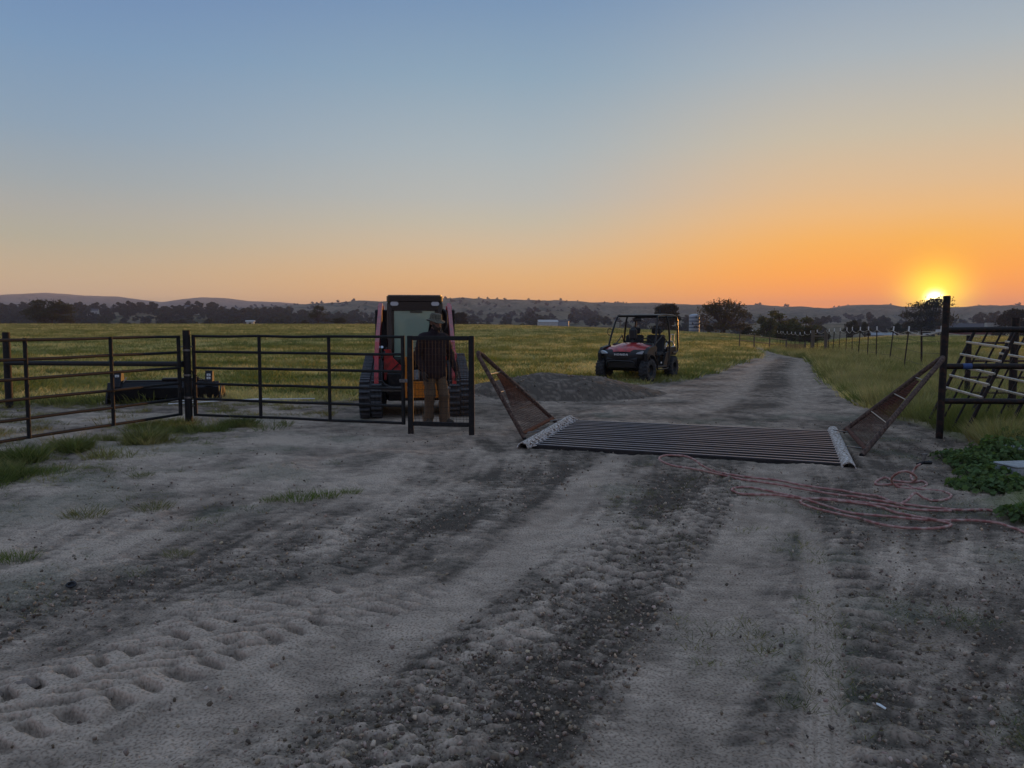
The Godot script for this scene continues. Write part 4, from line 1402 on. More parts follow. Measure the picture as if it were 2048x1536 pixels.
func make_loader() -> void:
	var t := thing("track_loader", "red tracked loader with black glazed cab behind the gate", "loader", Transform3D(Basis(Vector3.UP, deg_to_rad(7.1)), V(-1.79, 0.0, 14.25)))
	var mb: MB
	# tracks
	for s in [-1.0, 1.0]:
		var pts := PackedVector2Array()
		for c in [[0.85, 0.33, 0.32], [-0.95, 0.3, 0.29], [-0.72, 0.74, 0.27]]:
			for k in 24:
				pts.append(Vector2(c[0] + cos(TAU * k / 24) * c[2], c[1] + sin(TAU * k / 24) * c[2]))
		var hull := Geometry2D.convex_hull(pts)
		hull.remove_at(hull.size() - 1)
		var side := Transform3D(Basis(Vector3(0, 0, 1), Vector3(0, 1, 0), Vector3(-1, 0, 0)), Vector3(s * 0.765, 0.0, 0))
		var tr := MB.new()
		tr.prism(hull, side, 0.38)
		var tk := part(t, "track", tr, M.rubber)
		# lugs round the belt
		var lug := MB.new()
		var run := 0.0
		for k in hull.size():
			var a := hull[k]
			var b := hull[(k + 1) % hull.size()]
			var l := a.distance_to(b)
			var at := run
			while at < l:
				var p := a.lerp(b, at / l)
				var dir := (b - a) / l
				var x := Vector3(0, dir.y, dir.x)
				var n := Vector3(0, dir.x, -dir.y)
				if n.dot(Vector3(0, p.y - 0.4, p.x)) < 0.0:
					n = -n
				for half in [-1.0, 1.0]:
					lug.box(Transform3D(Basis(x, n, x.cross(n)), Vector3(s * 0.765 + half * 0.1, p.y, p.x) + n * 0.018 + x * (0.012 * half)), Vector3(0.042, 0.046, 0.175), 0.008)
				at += 0.1
			run = at - l
		part(tk, "tread", lug, M.track_lug)
		var fr := MB.new()
		fr.bx(Vector3(s * 0.55, 0.4, -0.1), Vector3(0.08, 0.34, 1.9), 0.02)
		for z in [0.85, -0.95]:
			fr.tube(PackedVector3Array([Vector3(s * 0.58, 0.32, z), Vector3(s * 0.965, 0.32, z)]), 0.2, -1.0, 16)
		for z in [-0.6, -0.25, 0.1, 0.45]:
			fr.tube(PackedVector3Array([Vector3(s * 0.58, 0.14, z), Vector3(s * 0.963, 0.14, z)]), 0.11, -1.0, 12)
		part(t, "track_frame", fr, M.dark_metal)
	# chassis
	mb = MB.new()
	mb.bx(Vector3(0, 0.52, -0.2), Vector3(1.0, 0.5, 2.0), 0.03)
	mb.bx(Vector3(0, 0.9, -0.85), Vector3(1.06, 0.7, 0.85), 0.04)
	mb.bar(Vector3(-0.5, 0.42, 0.86), Vector3(0.5, 0.42, 0.86), 0.06, 0.05)
	part(t, "chassis", mb, M.dark_metal)
	mb = MB.new()
	mb.bx(Vector3(0, 1.42, -1.02), Vector3(1.0, 0.5, 0.4), 0.06)
	part(t, "engine_cover", mb, M.red)
	# arms: rear tower, long boom, front drop
	for s in [-1.0, 1.0]:
		mb = MB.new()
		mb.bar(Vector3(s * 0.63, 0.75, -1.1), Vector3(s * 0.63, 1.9, -1.02), 0.1, 0.3, 0.02)
		part(t, "tower", mb, M.dark_metal)
		mb = MB.new()
		var prof := PackedVector2Array([Vector2(-1.25, 1.82), Vector2(-1.2, 2.0), Vector2(-0.9, 2.03), Vector2(0.62, 1.3), Vector2(0.9, 1.1), Vector2(1.06, 0.72), Vector2(1.12, 0.3), Vector2(0.98, 0.26), Vector2(0.86, 0.6), Vector2(0.74, 0.95), Vector2(0.5, 1.14), Vector2(-1.0, 1.8)])
		mb.prism(prof, Transform3D(Basis(Vector3(0, 0, 1), Vector3(0, 1, 0), Vector3(-1, 0, 0)), Vector3(s * 0.665, 0, 0)), 0.072)
		var arm := part(t, "boom", mb, M.red)
		mb = MB.new()
		mb.tube(PackedVector3Array([Vector3(s * 0.665 - 0.06, 1.92, -1.08), Vector3(s * 0.665 + 0.06, 1.92, -1.08)]), 0.07, -1.0, 12)
		mb.tube(PackedVector3Array([Vector3(s * 0.665 - 0.06, 1.06, 0.8), Vector3(s * 0.665 + 0.06, 1.06, 0.8)]), 0.05, -1.0, 12)
		part(arm, "pivot", mb, M.red)
		mb = MB.new()
		mb.rod(Vector3(s * 0.58, 0.62, -0.9), Vector3(s * 0.6, 1.05, -0.1), 0.05, 10)
		part(t, "lift_cylinder", mb, M.dark_metal)
		mb = MB.new()
		mb.rod(Vector3(s * 0.6, 1.05, -0.1), Vector3(s * 0.6, 1.2, 0.2), 0.026, 8)
		part(t, "piston", mb, M.chrome)
		# red panel and stay below the cab
		mb = MB.new()
		mb.prism(PackedVector2Array([Vector2(-0.14, -0.27), Vector2(0.16, -0.27), Vector2(0.16, -0.02), Vector2(0.02, 0.12), Vector2(-0.02, 0.27), Vector2(-0.14, 0.27)]), Transform3D(Basis.from_scale(Vector3(-s, 1, 1)), Vector3(s * 0.41, 0.9, 0.62)), 0.05)
		part(t, "front_panel", mb, M.red)
		mb = MB.new()
		mb.rod(Vector3(s * 0.5, 0.72, 0.66), Vector3(s * 0.29, 0.92, 0.66), 0.012, 6)
		part(t, "stay", mb, M.dark_metal)
		mb = MB.new()
		mb.tube(curve([Vector3(s * 0.5, 1.2, 0.55), Vector3(s * 0.6, 0.95, 0.85), Vector3(s * 0.56, 0.62, 1.0), Vector3(s * 0.3, 0.5, 1.1)], 5), 0.016, -1.0, 6)
		part(t, "hydraulic_hose", mb, M.rubber)
	# cab
	mb = MB.new()
	for s in [-1.0, 1.0]:
		mb.bar(Vector3(s * 0.445, 0.72, 0.5), Vector3(s * 0.44, 2.0, 0.42), 0.085, 0.11, 0.02)
		mb.bar(Vector3(s * 0.445, 1.0, -0.72), Vector3(s * 0.44, 2.0, -0.7), 0.08, 0.1, 0.02)
		mb.bar(Vector3(s * 0.45, 1.12, 0.44), Vector3(s * 0.45, 1.12, -0.7), 0.06, 0.08, 0.01)
		mb.bx(Vector3(s * 0.45, 0.95, -0.15), Vector3(0.05, 0.36, 1.1), 0.01)
	mb.bx(Vector3(0, 0.86, 0.5), Vector3(0.82, 0.3, 0.06), 0.02)
	mb.bx(Vector3(0, 1.95, 0.43), Vector3(0.82, 0.16, 0.12), 0.02)
	mb.bx(Vector3(0, 1.16, -0.71), Vector3(0.82, 0.25, 0.06), 0.02)
	mb.bx(Vector3(0, 1.0, -0.15), Vector3(0.84, 0.06, 1.1), 0.01)
	var cab := part(t, "cab", mb, M.black_gloss)
	mb = MB.new()
	var roof := rounded_rect(1.0, 1.32, 0.12)
	mb.prism(roof, Transform3D(Basis(Vector3.RIGHT, -PI / 2), Vector3(0, 2.065, -0.13)), 0.09)
	part(cab, "roof", mb, M.black_gloss)
	mb = MB.new()
	mb.prism(rounded_rect(0.96, 1.28, 0.12), Transform3D(Basis(Vector3.RIGHT, -PI / 2), Vector3(0, 2.12, -0.13)), 0.022)
	part(cab, "roof_cap", mb, M.steel)
	# windscreen in a rounded frame
	mb = MB.new()
	mb.bx(Vector3(-0.01, 1.44, 0.468), Vector3(0.78, 0.86, 0.008), 0.0)
	part(cab, "windscreen", mb, M.sky_sheen_glass)
	mb = MB.new()
	mb.bx(Vector3(0, 1.58, -0.71), Vector3(0.78, 0.58, 0.008), 0.0)
	part(cab, "rear_window", mb, M.sky_sheen_glass)
	mb = MB.new()
	frame_ring(mb, Vector3(-0.01, 1.44, 0.478), 0.82, 0.92, 0.05, 0.02)
	part(cab, "door_frame", mb, M.black_gloss)
	mb = MB.new()
	mb.bx(Vector3(0.02, 1.83, 0.482), Vector3(0.22, 0.025, 0.01), 0.003)
	part(cab, "wiper_plate", mb, M.black_plastic)
	for s in [-1.0, 1.0]:
		mb = MB.new()
		mb.prism(rounded_rect(0.14, 0.07, 0.034), T3(Vector3(s * 0.36, 1.975, 0.5)), 0.03)
		var lm := part(cab, "work_light", mb, M.lamp_lens)
		mb = MB.new()
		mb.prism(rounded_rect(0.16, 0.09, 0.044), T3(Vector3(s * 0.36, 1.975, 0.492)), 0.02)
		part(lm, "bezel", mb, M.black_plastic)
	mb = MB.new()
	mb.bx(Vector3(0.0, 1.42, -0.25), Vector3(0.42, 0.6, 0.1), 0.045)
	mb.bx(Vector3(0.0, 1.12, -0.02), Vector3(0.44, 0.12, 0.46), 0.04)
	part(cab, "seat", mb, M.seat_grey)
	mb = MB.new()
	for s in [-1.0, 1.0]:
		mb.rod(Vector3(s * 0.28, 1.05, 0.2), Vector3(s * 0.27, 1.32, 0.22), 0.018, 8)
		mb.bx(Vector3(s * 0.3, 1.2, -0.05), Vector3(0.1, 0.06, 0.4), 0.015)
	part(cab, "control_lever", mb, M.black_plastic)
	mb = MB.new()
	mb.tube(curve([Vector3(0.5, 1.5, 0.45), Vector3(0.56, 1.55, 0.48), Vector3(0.56, 1.8, 0.47), Vector3(0.5, 1.88, 0.44)], 4), 0.016, -1.0, 8)
	part(cab, "grab_handle", mb, M.black_plastic)
	# quick coupler in front of the machine
	mb = MB.new()
	for x in [-0.18, 0.36]:
		mb.bx(Vector3(x, 0.71, 1.22), Vector3(0.075, 0.7, 0.03), 0.008)
	mb.bx(Vector3(0.13, 0.5, 1.2), Vector3(0.44, 0.28, 0.03), 0.008)
	var cp := part(t, "coupler", mb, M.orange)
	mb = MB.new()
	for k in 6:
		mb.tube(PackedVector3Array([Vector3(-0.195, 0.44 + 0.09 * k, 1.23), Vector3(-0.195, 0.44 + 0.09 * k, 1.239)]), 0.016, -1.0, 8)
	part(cp, "bolt_hole", mb, M.black_plastic)
	mb = MB.new()
	mb.rod(Vector3(0.02, 0.66, 1.18), Vector3(0.02, 0.82, 1.12), 0.05, 10)
	mb.rod(Vector3(-0.6, 0.5, 1.08), Vector3(0.6, 0.5, 1.08), 0.045, 10)
	part(t, "cross_tube", mb, M.steel)

func make_bucket() -> void:
	# low black loader attachment lying in the grass
	var t := thing("loader_bucket", "low black loader bucket lying in grass behind the gate post", "bucket", Transform3D(Basis(Vector3.UP, deg_to_rad(14.0)).scaled(Vector3(1.0, 0.85, 1.0)), V(-7.15, 0.02, 15.9)))
	var mb := MB.new()
	var prof := PackedVector2Array([Vector2(0.55, 0.02), Vector2(0.5, 0.0), Vector2(-0.1, 0.0), Vector2(-0.3, 0.12), Vector2(-0.36, 0.36), Vector2(-0.3, 0.5), Vector2(-0.24, 0.5), Vector2(-0.3, 0.36), Vector2(-0.25, 0.16), Vector2(-0.08, 0.04), Vector2(0.5, 0.04)])
	var side := Transform3D(Basis(Vector3(0, 0, -1), Vector3(0, 1, 0), Vector3(1, 0, 0)), Vector3.ZERO)
	mb.prism(prof, side, 2.1)
	part(t, "shell", mb, M.bucket)
	for s in [-1.0, 1.0]:
		mb = MB.new()
		var sp := PackedVector2Array()
		for k in 13:
			var a := PI * k / 12.0
			sp.append(Vector2(0.08 + cos(a) * 0.46, 0.0 + sin(a) * (0.42 if a > 1.2 else 0.36)))
		mb.prism(sp, Transform3D(side.basis, Vector3(s * 1.07, 0.0, 0)), 0.03)
		var sd := part(t, "side_plate", mb, M.bucket)
		mb = MB.new()
		mb.bar(Vector3(s * 1.09, 0.05, 0.1), Vector3(s * 1.09, 0.36, 0.0), 0.02, 0.07, 0.004)
		mb.bar(Vector3(s * 1.09, 0.05, -0.25), Vector3(s * 1.09, 0.32, -0.1), 0.02, 0.07, 0.004)
		part(sd, "rib", mb, M.bucket)
		# hitch plates carrying the stickers
		mb = MB.new()
		mb.prism(PackedVector2Array([Vector2(-0.2, 0.4), Vector2(0.16, 0.4), Vector2(0.1, 0.72), Vector2(-0.1, 0.76)]), Transform3D(side.basis, Vector3(s * 0.86, 0.0, 0.2)), 0.14)
		var hp := part(t, "hitch_plate", mb, M.bucket)
		for k in (1 if s < 0.0 else 2):
			mb = MB.new()
			mb.bx(Vector3(s * 0.86, 0.66 - 0.075 * k, 0.345 + 0.02 * k), Vector3(0.075, 0.055, 0.006), 0.001)
			var stk := part(hp, "sticker", mb, M.sticker)
			mb = MB.new()
			mb.prism(PackedVector2Array([Vector2(-0.012, -0.01), Vector2(0.012, -0.01), Vector2(0.0, 0.012)]), T3(Vector3(s * 0.86, 0.658 - 0.075 * k, 0.35 + 0.02 * k)), 0.003)
			part(stk, "warning_mark", mb, M.ink)
	mb = MB.new()
	mb.bx(Vector3(0.05, 0.5, 0.18), Vector3(1.7, 0.08, 0.12), 0.015)
	mb.bx(Vector3(0.3, 0.56, 0.2), Vector3(0.7, 0.06, 0.16), 0.015)
	part(t, "top_bar", mb, M.bucket)
	mb = MB.new()
	mb.rod(Vector3(-0.76, 0.5, 0.3), Vector3(-0.7, 0.62, 0.3), 0.014, 6)
	part(t, "lock_pin", mb, M.galv)

func arc_plate(mb: MB, c: Vector3, r0: float, r1: float, a0: float, a1: float, wid: float, steps := 14) -> void:
	# a curved mudguard round the x axis
	for k in steps:
		var a := lerpf(a0, a1, float(k) / steps)
		var b := lerpf(a0, a1, float(k + 1) / steps)
		var pa := Vector3(0, sin(a), cos(a))
		var pb := Vector3(0, sin(b), cos(b))
		var h := Vector3(wid / 2, 0, 0)
		mb.quad(c + pa * r1 - h, c + pb * r1 - h, c + pb * r1 + h, c + pa * r1 + h, pa)
		mb.quad(c + pa * r0 - h, c + pb * r0 - h, c + pb * r0 + h, c + pa * r0 + h, -pa)
		for s in [-1.0, 1.0]:
			mb.quad(c + pa * r0 + h * s, c + pb * r0 + h * s, c + pb * r1 + h * s, c + pa * r1 + h * s, Vector3(s, 0, 0))

func make_wheel(parent: Node, at: Vector3, s: float, steer := 0.0) -> void:
	var b := Basis(Vector3.UP, steer) * Basis(Vector3.FORWARD, PI / 2 * s)
	var tt := Transform3D(b, at)
	var r := 0.335
	var mb := MB.new()
	mb.lathe([Vector2(0.17, -0.1), Vector2(0.25, -0.125), Vector2(0.3, -0.12), Vector2(r - 0.012, -0.095), Vector2(r, -0.05), Vector2(r + 0.003, 0.0), Vector2(r, 0.05), Vector2(r - 0.012, 0.095), Vector2(0.3, 0.12), Vector2(0.25, 0.125), Vector2(0.17, 0.1), Vector2(0.17, -0.1)], tt, 28)
	var w := part(parent, "wheel", mb, M.rubber)
	mb = MB.new()
	for k in 20:
		for h in [-1.0, 1.0]:
			var a = TAU * (k + 0.25 * h) / 20.0
			var o := Vector3(cos(a), 0, sin(a))
			var tn := Vector3(-sin(a), 0, cos(a))
			mb.box(tt * Transform3D(Basis(tn.rotated(o, 0.5 * h), o, tn.rotated(o, 0.5 * h).cross(o)), o * (r + 0.006) + Vector3(0, 0.052 * h, 0)), Vector3(0.034, 0.022, 0.095), 0.004)
			mb.box(tt * Transform3D(Basis(tn, o, tn.cross(o)), o * (r - 0.03) + Vector3(0, 0.112 * h, 0)), Vector3(0.03, 0.06, 0.02), 0.003)
	part(w, "tread", mb, M.rubber)
	mb = MB.new()
	mb.lathe([Vector2(0.0, 0.055), Vector2(0.05, 0.055), Vector2(0.07, 0.03), Vector2(0.12, 0.035), Vector2(0.15, 0.06), Vector2(0.165, 0.1), Vector2(0.175, 0.102), Vector2(0.175, -0.1), Vector2(0.0, -0.1)], tt, 20)
	for k in 5:
		var a := TAU * k / 5.0
		mb.tube(PackedVector3Array([tt * Vector3(cos(a) * 0.085, 0.03, sin(a) * 0.085), tt * Vector3(cos(a) * 0.085, 0.05, sin(a) * 0.085)]), 0.012, -1.0, 6)
	part(w, "rim", mb, M.dark_metal)

func make_utv() -> void:
	var at := V(3.74, 0, 22.7)
	at.y = land(at.x, 22.7) + 0.01
	var t := thing("utility_vehicle", "black and red open-cage utility vehicle parked on the grass", "utility vehicle", Transform3D(Basis(Vector3.UP, deg_to_rad(-30.0)).scaled(Vector3(1.05, 0.98, 1.05)), at))
	var mb: MB
	for s in [-1.0, 1.0]:
		make_wheel(t, Vector3(s * 0.62, 0.34, 0.98), s, -0.06)
		make_wheel(t, Vector3(s * 0.62, 0.34, -0.98), s)
	var sd := Basis(Vector3(0, 0, 1), Vector3(0, 1, 0), Vector3(-1, 0, 0))
	# lower tub and floor
	mb = MB.new()
	mb.prism(PackedVector2Array([Vector2(1.28, 0.42), Vector2(1.3, 0.66), Vector2(1.18, 0.86), Vector2(0.55, 0.92), Vector2(0.48, 0.5), Vector2(-0.32, 0.44), Vector2(-0.5, 0.62), Vector2(-0.6, 0.66), Vector2(-1.3, 0.66), Vector2(-1.3, 0.5), Vector2(-0.6, 0.36), Vector2(0.6, 0.3), Vector2(1.0, 0.32)]), Transform3D(sd, Vector3.ZERO), 0.86)
	var tub := part(t, "tub", mb, M.black_plastic)
	mb = MB.new()
	for s in [-1.0, 1.0]:
		mb.bx(Vector3(s * 0.56, 0.4, 0.06), Vector3(0.3, 0.06, 0.86), 0.015)
		mb.tube(curve([Vector3(s * 0.7, 0.86, 0.62), Vector3(s * 0.72, 0.62, 0.52), Vector3(s * 0.71, 0.38, 0.46), Vector3(s * 0.7, 0.33, 0.3), Vector3(s * 0.7, 0.33, -0.3), Vector3(s * 0.7, 0.36, -0.48)], 4), 0.022, -1.0, 8)
		# side of the seat base, sweeping up to the bed
		mb.prism(PackedVector2Array([Vector2(-0.05, 0.38), Vector2(-0.34, 0.8), Vector2(-0.62, 0.84), Vector2(-0.56, 0.62), Vector2(-0.36, 0.4)]), Transform3D(sd, Vector3(s * 0.66, 0, 0)), 0.06)
	part(t, "side_sill", mb, M.dark_metal)
	# front fascia
	mb = MB.new()
	var rows := []
	for r in [[0.3, 0.34, 1.06], [0.46, 0.42, 1.22], [0.62, 0.54, 1.3], [0.76, 0.62, 1.31], [0.86, 0.62, 1.27], [0.92, 0.6, 1.2]]:
		var row := []
		for k in 13:
			var f := k / 12.0 * 2.0 - 1.0
			row.append(Vector3(f * r[1], r[0] + 0.02 * (1.0 - f * f), r[2] - 0.16 * f * f * f * f))
		rows.append(row)
	mb.sheet(rows)
	part(t, "front_fascia", mb, M.black_plastic)
	mb = MB.new()
	for y in [0.44, 0.52, 0.6]:
		mb.bar(Vector3(-0.34, y, 1.29 - (0.62 - y) * 0.35), Vector3(0.34, y, 1.29 - (0.62 - y) * 0.35), 0.03, 0.025, 0.004)
	mb.tube(curve([Vector3(-0.42, 0.36, 1.12), Vector3(-0.4, 0.5, 1.34), Vector3(-0.3, 0.6, 1.38), Vector3(0.3, 0.6, 1.38), Vector3(0.4, 0.5, 1.34), Vector3(0.42, 0.36, 1.12)], 4), 0.022, -1.0, 8)
	part(t, "bumper", mb, M.black_plastic)
	# hood, red, with a raised middle
	mb = MB.new()
	rows = []
	for r in [[1.31, 0.42, 0.875, 0.0], [1.22, 0.54, 0.95, 0.02], [1.0, 0.6, 1.01, 0.035], [0.8, 0.63, 1.05, 0.04], [0.62, 0.65, 1.075, 0.04], [0.5, 0.65, 1.085, 0.03]]:
		var row := []
		for k in 17:
			var f := k / 16.0 * 2.0 - 1.0
			var y: float = r[2] - 0.07 * pow(absf(f), 3.0) + (r[3] if absf(f) < 0.45 else (r[3] * 0.3 if absf(f) < 0.58 else 0.0))
			row.append(Vector3(f * r[1], y, r[0] - 0.1 * f * f))
		rows.append(row)
	mb.sheet(rows)
	part(t, "hood", mb, M.red)
	# front mudguards and headlights
	for s in [-1.0, 1.0]:
		mb = MB.new()
		arc_plate(mb, Vector3(s * 0.62, 0.36, 0.96), 0.42, 0.45, 1.0, 2.6, 0.22)
		mb.prism(PackedVector2Array([Vector2(1.22, 0.62), Vector2(1.24, 0.82), Vector2(1.08, 0.98), Vector2(0.6, 1.04), Vector2(0.48, 0.98), Vector2(0.56, 0.78), Vector2(0.7, 0.74), Vector2(0.96, 0.82), Vector2(1.12, 0.74)]), Transform3D(sd, Vector3(s * 0.655, 0, 0)), 0.1)
		part(t, "mudguard", mb, M.black_plastic)
		mb = MB.new()
		mb.prism(PackedVector2Array([Vector2(-0.1, -0.035), Vector2(0.06, -0.045), Vector2(0.11, 0.03), Vector2(0.07, 0.05), Vector2(-0.08, 0.0)]), Transform3D(Basis.from_scale(Vector3(s, 1, 1)) * Basis(Vector3.UP, 0.35), Vector3(s * 0.5, 0.85, 1.25)), 0.09)
		var hl := part(t, "headlight", mb, M.lamp_lens)
		mb = MB.new()
		mb.tube(PackedVector3Array([Vector3(s * 0.49, 0.843, 1.25), Vector3(s * 0.495, 0.843, 1.275)]), 0.026, -1.0, 10)
		part(hl, "lamp_cup", mb, M.chrome)
		mb = MB.new()
		mb.tube(curve([Vector3(s * 0.58, 0.8, 1.2), Vector3(s * 0.7, 0.74, 1.12), Vector3(s * 0.72, 0.6, 1.05)], 4), 0.02, -1.0, 8)
		part(t, "guard_lip", mb, M.black_plastic)
	# maker's lettering
	var tm := TextMesh.new()
	tm.text = "HONDA"
	var sf := SystemFont.new()
	sf.font_names = PackedStringArray(["Droid Sans"])
	sf.font_weight = 700
	tm.font = sf
	tm.font_size = 32
	tm.pixel_size = 0.0024
	tm.depth = 0.006
	var em := put(t, "emblem", tm, M.sticker)
	em.position = Vector3(0.0, 0.79, 1.33)
	em.scale = Vector3(1.45, 1.0, 1.0)
	# dash, wheel, seats
	mb = MB.new()
	mb.bx(Vector3(0, 1.02, 0.42), Vector3(1.16, 0.14, 0.22), 0.03)
	mb.bx(Vector3(0, 0.82, 0.44), Vector3(1.1, 0.3, 0.14), 0.03)
	part(t, "dashboard", mb, M.black_plastic)
	mb = MB.new()
	var ring := PackedVector3Array()
	var wb := Basis(Vector3.RIGHT, 0.6)
	for k in 21:
		var a := TAU * k / 20.0
		ring.append(Vector3(0.3, 1.1, 0.22) + wb * Vector3(cos(a) * 0.17, sin(a) * 0.17, 0))
	mb.tube(ring, 0.016, -1.0, 8, false)
	mb.rod(Vector3(0.3, 1.1, 0.22), Vector3(0.3, 1.0, 0.4), 0.025, 8)
	mb.rod(ring[0], ring[10], 0.012, 6)
	part(t, "steering_wheel", mb, M.black_plastic)
	for x in [-0.32, 0.32]:
		mb = MB.new()
		mb.box(Transform3D(Basis(Vector3.RIGHT, 0.12), Vector3(x, 0.76, -0.2)), Vector3(0.56, 0.13, 0.48), 0.05)
		mb.box(Transform3D(Basis(Vector3.RIGHT, -0.18), Vector3(x, 1.06, -0.48)), Vector3(0.54, 0.56, 0.11), 0.045)
		var st := part(t, "seat", mb, M.seat)
		mb = MB.new()
		mb.box(Transform3D(Basis(Vector3.RIGHT, -0.18), Vector3(x, 1.46, -0.56)), Vector3(0.3, 0.2, 0.09), 0.04)
		part(st, "headrest", mb, M.seat)
		mb = MB.new()
		mb.tube(curve([Vector3(x + 0.2 * signf(x), 1.5, -0.62), Vector3(x, 1.2, -0.38), Vector3(x - 0.22 * signf(x), 0.86, -0.3)], 4), 0.016, -1.0, 6)
		part(st, "belt", mb, M.black_plastic)
	# roll cage
	for s in [-1.0, 1.0]:
		mb = MB.new()
		mb.tube(curve([Vector3(s * 0.67, 0.92, 0.62), Vector3(s * 0.65, 1.35, 0.42), Vector3(s * 0.6, 1.8, 0.2), Vector3(s * 0.58, 1.88, 0.12), Vector3(s * 0.58, 1.9, 0.0), Vector3(s * 0.58, 1.93, -0.58)], 4), 0.026, -1.0, 8)
		part(t, "front_pillar", mb, M.cage)
		mb = MB.new()
		mb.tube(curve([Vector3(s * 0.68, 0.42, -0.52), Vector3(s * 0.69, 0.9, -0.6), Vector3(s * 0.66, 1.5, -0.62), Vector3(s * 0.6, 1.86, -0.6), Vector3(s * 0.52, 1.94, -0.6)], 4), 0.028, -1.0, 8)
		part(t, "door_pillar", mb, M.cage)
		mb = MB.new()
		mb.tube(curve([Vector3(s * 0.58, 1.93, -0.6), Vector3(s * 0.6, 1.93, -1.0), Vector3(s * 0.62, 1.9, -1.3), Vector3(s * 0.64, 1.78, -1.4), Vector3(s * 0.66, 1.3, -1.4), Vector3(s * 0.67, 0.92, -1.4), Vector3(s * 0.67, 0.8, -1.3), Vector3(s * 0.67, 0.78, -0.95)], 5), 0.026, -1.0, 8)
		part(t, "rear_pillar", mb, M.cage)
		mb = MB.new()
		mb.rod(Vector3(s * 0.67, 1.05, -0.6), Vector3(s * 0.6, 1.32, -0.25), 0.018, 6)
		mb.rod(Vector3(s * 0.6, 1.32, -0.25), Vector3(s * 0.56, 1.0, 0.42), 0.016, 6)
		part(t, "door_net", mb, M.black_plastic)
	mb = MB.new()
	mb.rod(Vector3(-0.58, 1.89, 0.1), Vector3(0.58, 1.89, 0.1), 0.025, 8)
	mb.rod(Vector3(-0.54, 1.94, -0.6), Vector3(0.54, 1.94, -0.6), 0.025, 8)
	mb.rod(Vector3(-0.62, 1.88, -1.34), Vector3(0.62, 1.88, -1.34), 0.025, 8)
	mb.rod(Vector3(-0.66, 1.12, -0.62), Vector3(0.66, 1.12, -0.62), 0.022, 8)
	part(t, "cross_bar", mb, M.cage)
	mb = MB.new()
	mb.box(Transform3D(Basis(Vector3.RIGHT, 0.055), Vector3(0, 1.935, -0.24)), Vector3(1.2, 0.03, 0.78), 0.012)
	part(t, "roof", mb, M.black_plastic)
	# rear-view mirror on its bracket, and a black case on the dash
	mb = MB.new()
	mb.bx(Vector3(-0.02, 1.79, 0.1), Vector3(0.24, 0.1, 0.05), 0.02)
	mb.rod(Vector3(-0.02, 1.88, 0.1), Vector3(-0.02, 1.8, 0.1), 0.012, 6)
	part(t, "mirror", mb, M.black_plastic)
	mb = MB.new()
	mb.bx(Vector3(-0.06, 1.36, 0.3), Vector3(0.22, 0.34, 0.16), 0.05)
	mb.rod(Vector3(-0.06, 1.1, 0.36), Vector3(-0.06, 1.3, 0.3), 0.03, 8)
	part(t, "dash_case", mb, M.black_plastic)
	for s in [-1.0, 1.0]:
		mb = MB.new()
		mb.tube(curve([Vector3(s * 0.66, 1.5, 0.36), Vector3(s * 0.76, 1.52, 0.38), Vector3(s * 0.76, 1.36, 0.42), Vector3(s * 0.67, 1.32, 0.44)], 4), 0.012, -1.0, 6)
		part(t, "grab_handle", mb, M.cage)
	# bed with rails and things strapped in it
	mb = MB.new()
	mb.bx(Vector3(0, 0.72, -1.0), Vector3(1.22, 0.05, 0.86), 0.01)
	for s in [-1.0, 1.0]:
		mb.bx(Vector3(s * 0.6, 0.84, -1.02), Vector3(0.04, 0.24, 0.82), 0.01)
	mb.bx(Vector3(0, 0.84, -1.42), Vector3(1.2, 0.24, 0.04), 0.01)
	part(t, "bed", mb, M.dark_metal)
	mb = MB.new()
	mb.tube(curve([Vector3(0.5, 0.9, -0.8), Vector3(0.52, 1.1, -0.9), Vector3(0.56, 1.12, -1.2), Vector3(0.6, 0.98, -1.25), Vector3(0.55, 0.92, -1.0)], 4), 0.026, -1.0, 8)
	mb.rod(Vector3(0.55, 1.12, -1.1), Vector3(0.55, 1.34, -1.12), 0.012, 6)
	mb.rod(Vector3(0.62, 1.12, -1.2), Vector3(0.62, 1.34, -1.2), 0.012, 6)
	mb.rod(Vector3(0.55, 1.34, -1.12), Vector3(0.62, 1.34, -1.2), 0.02, 6)
	part(t, "jump_seat_frame", mb, M.galv)
	# axles and arms
	mb = MB.new()
	for z in [0.98, -0.98]:
		mb.rod(Vector3(-0.52, 0.34, z), Vector3(0.52, 0.34, z), 0.03, 8)
		for s in [-1.0, 1.0]:
			mb.rod(Vector3(s * 0.25, 0.36, z + 0.16), Vector3(s * 0.54, 0.28, z), 0.022, 6)
			mb.rod(Vector3(s * 0.25, 0.36, z - 0.16), Vector3(s * 0.54, 0.28, z), 0.022, 6)
			mb.rod(Vector3(s * 0.3, 0.8, z - 0.02), Vector3(s * 0.48, 0.36, z), 0.04, 8)
	part(t, "suspension", mb, M.dark_metal)
	mb = MB.new()
	mb.bx(Vector3(0.66, 0.52, 0.0), Vector3(0.01, 0.05, 0.09), 0.001)
	part(tub, "sticker", mb, M.sticker)


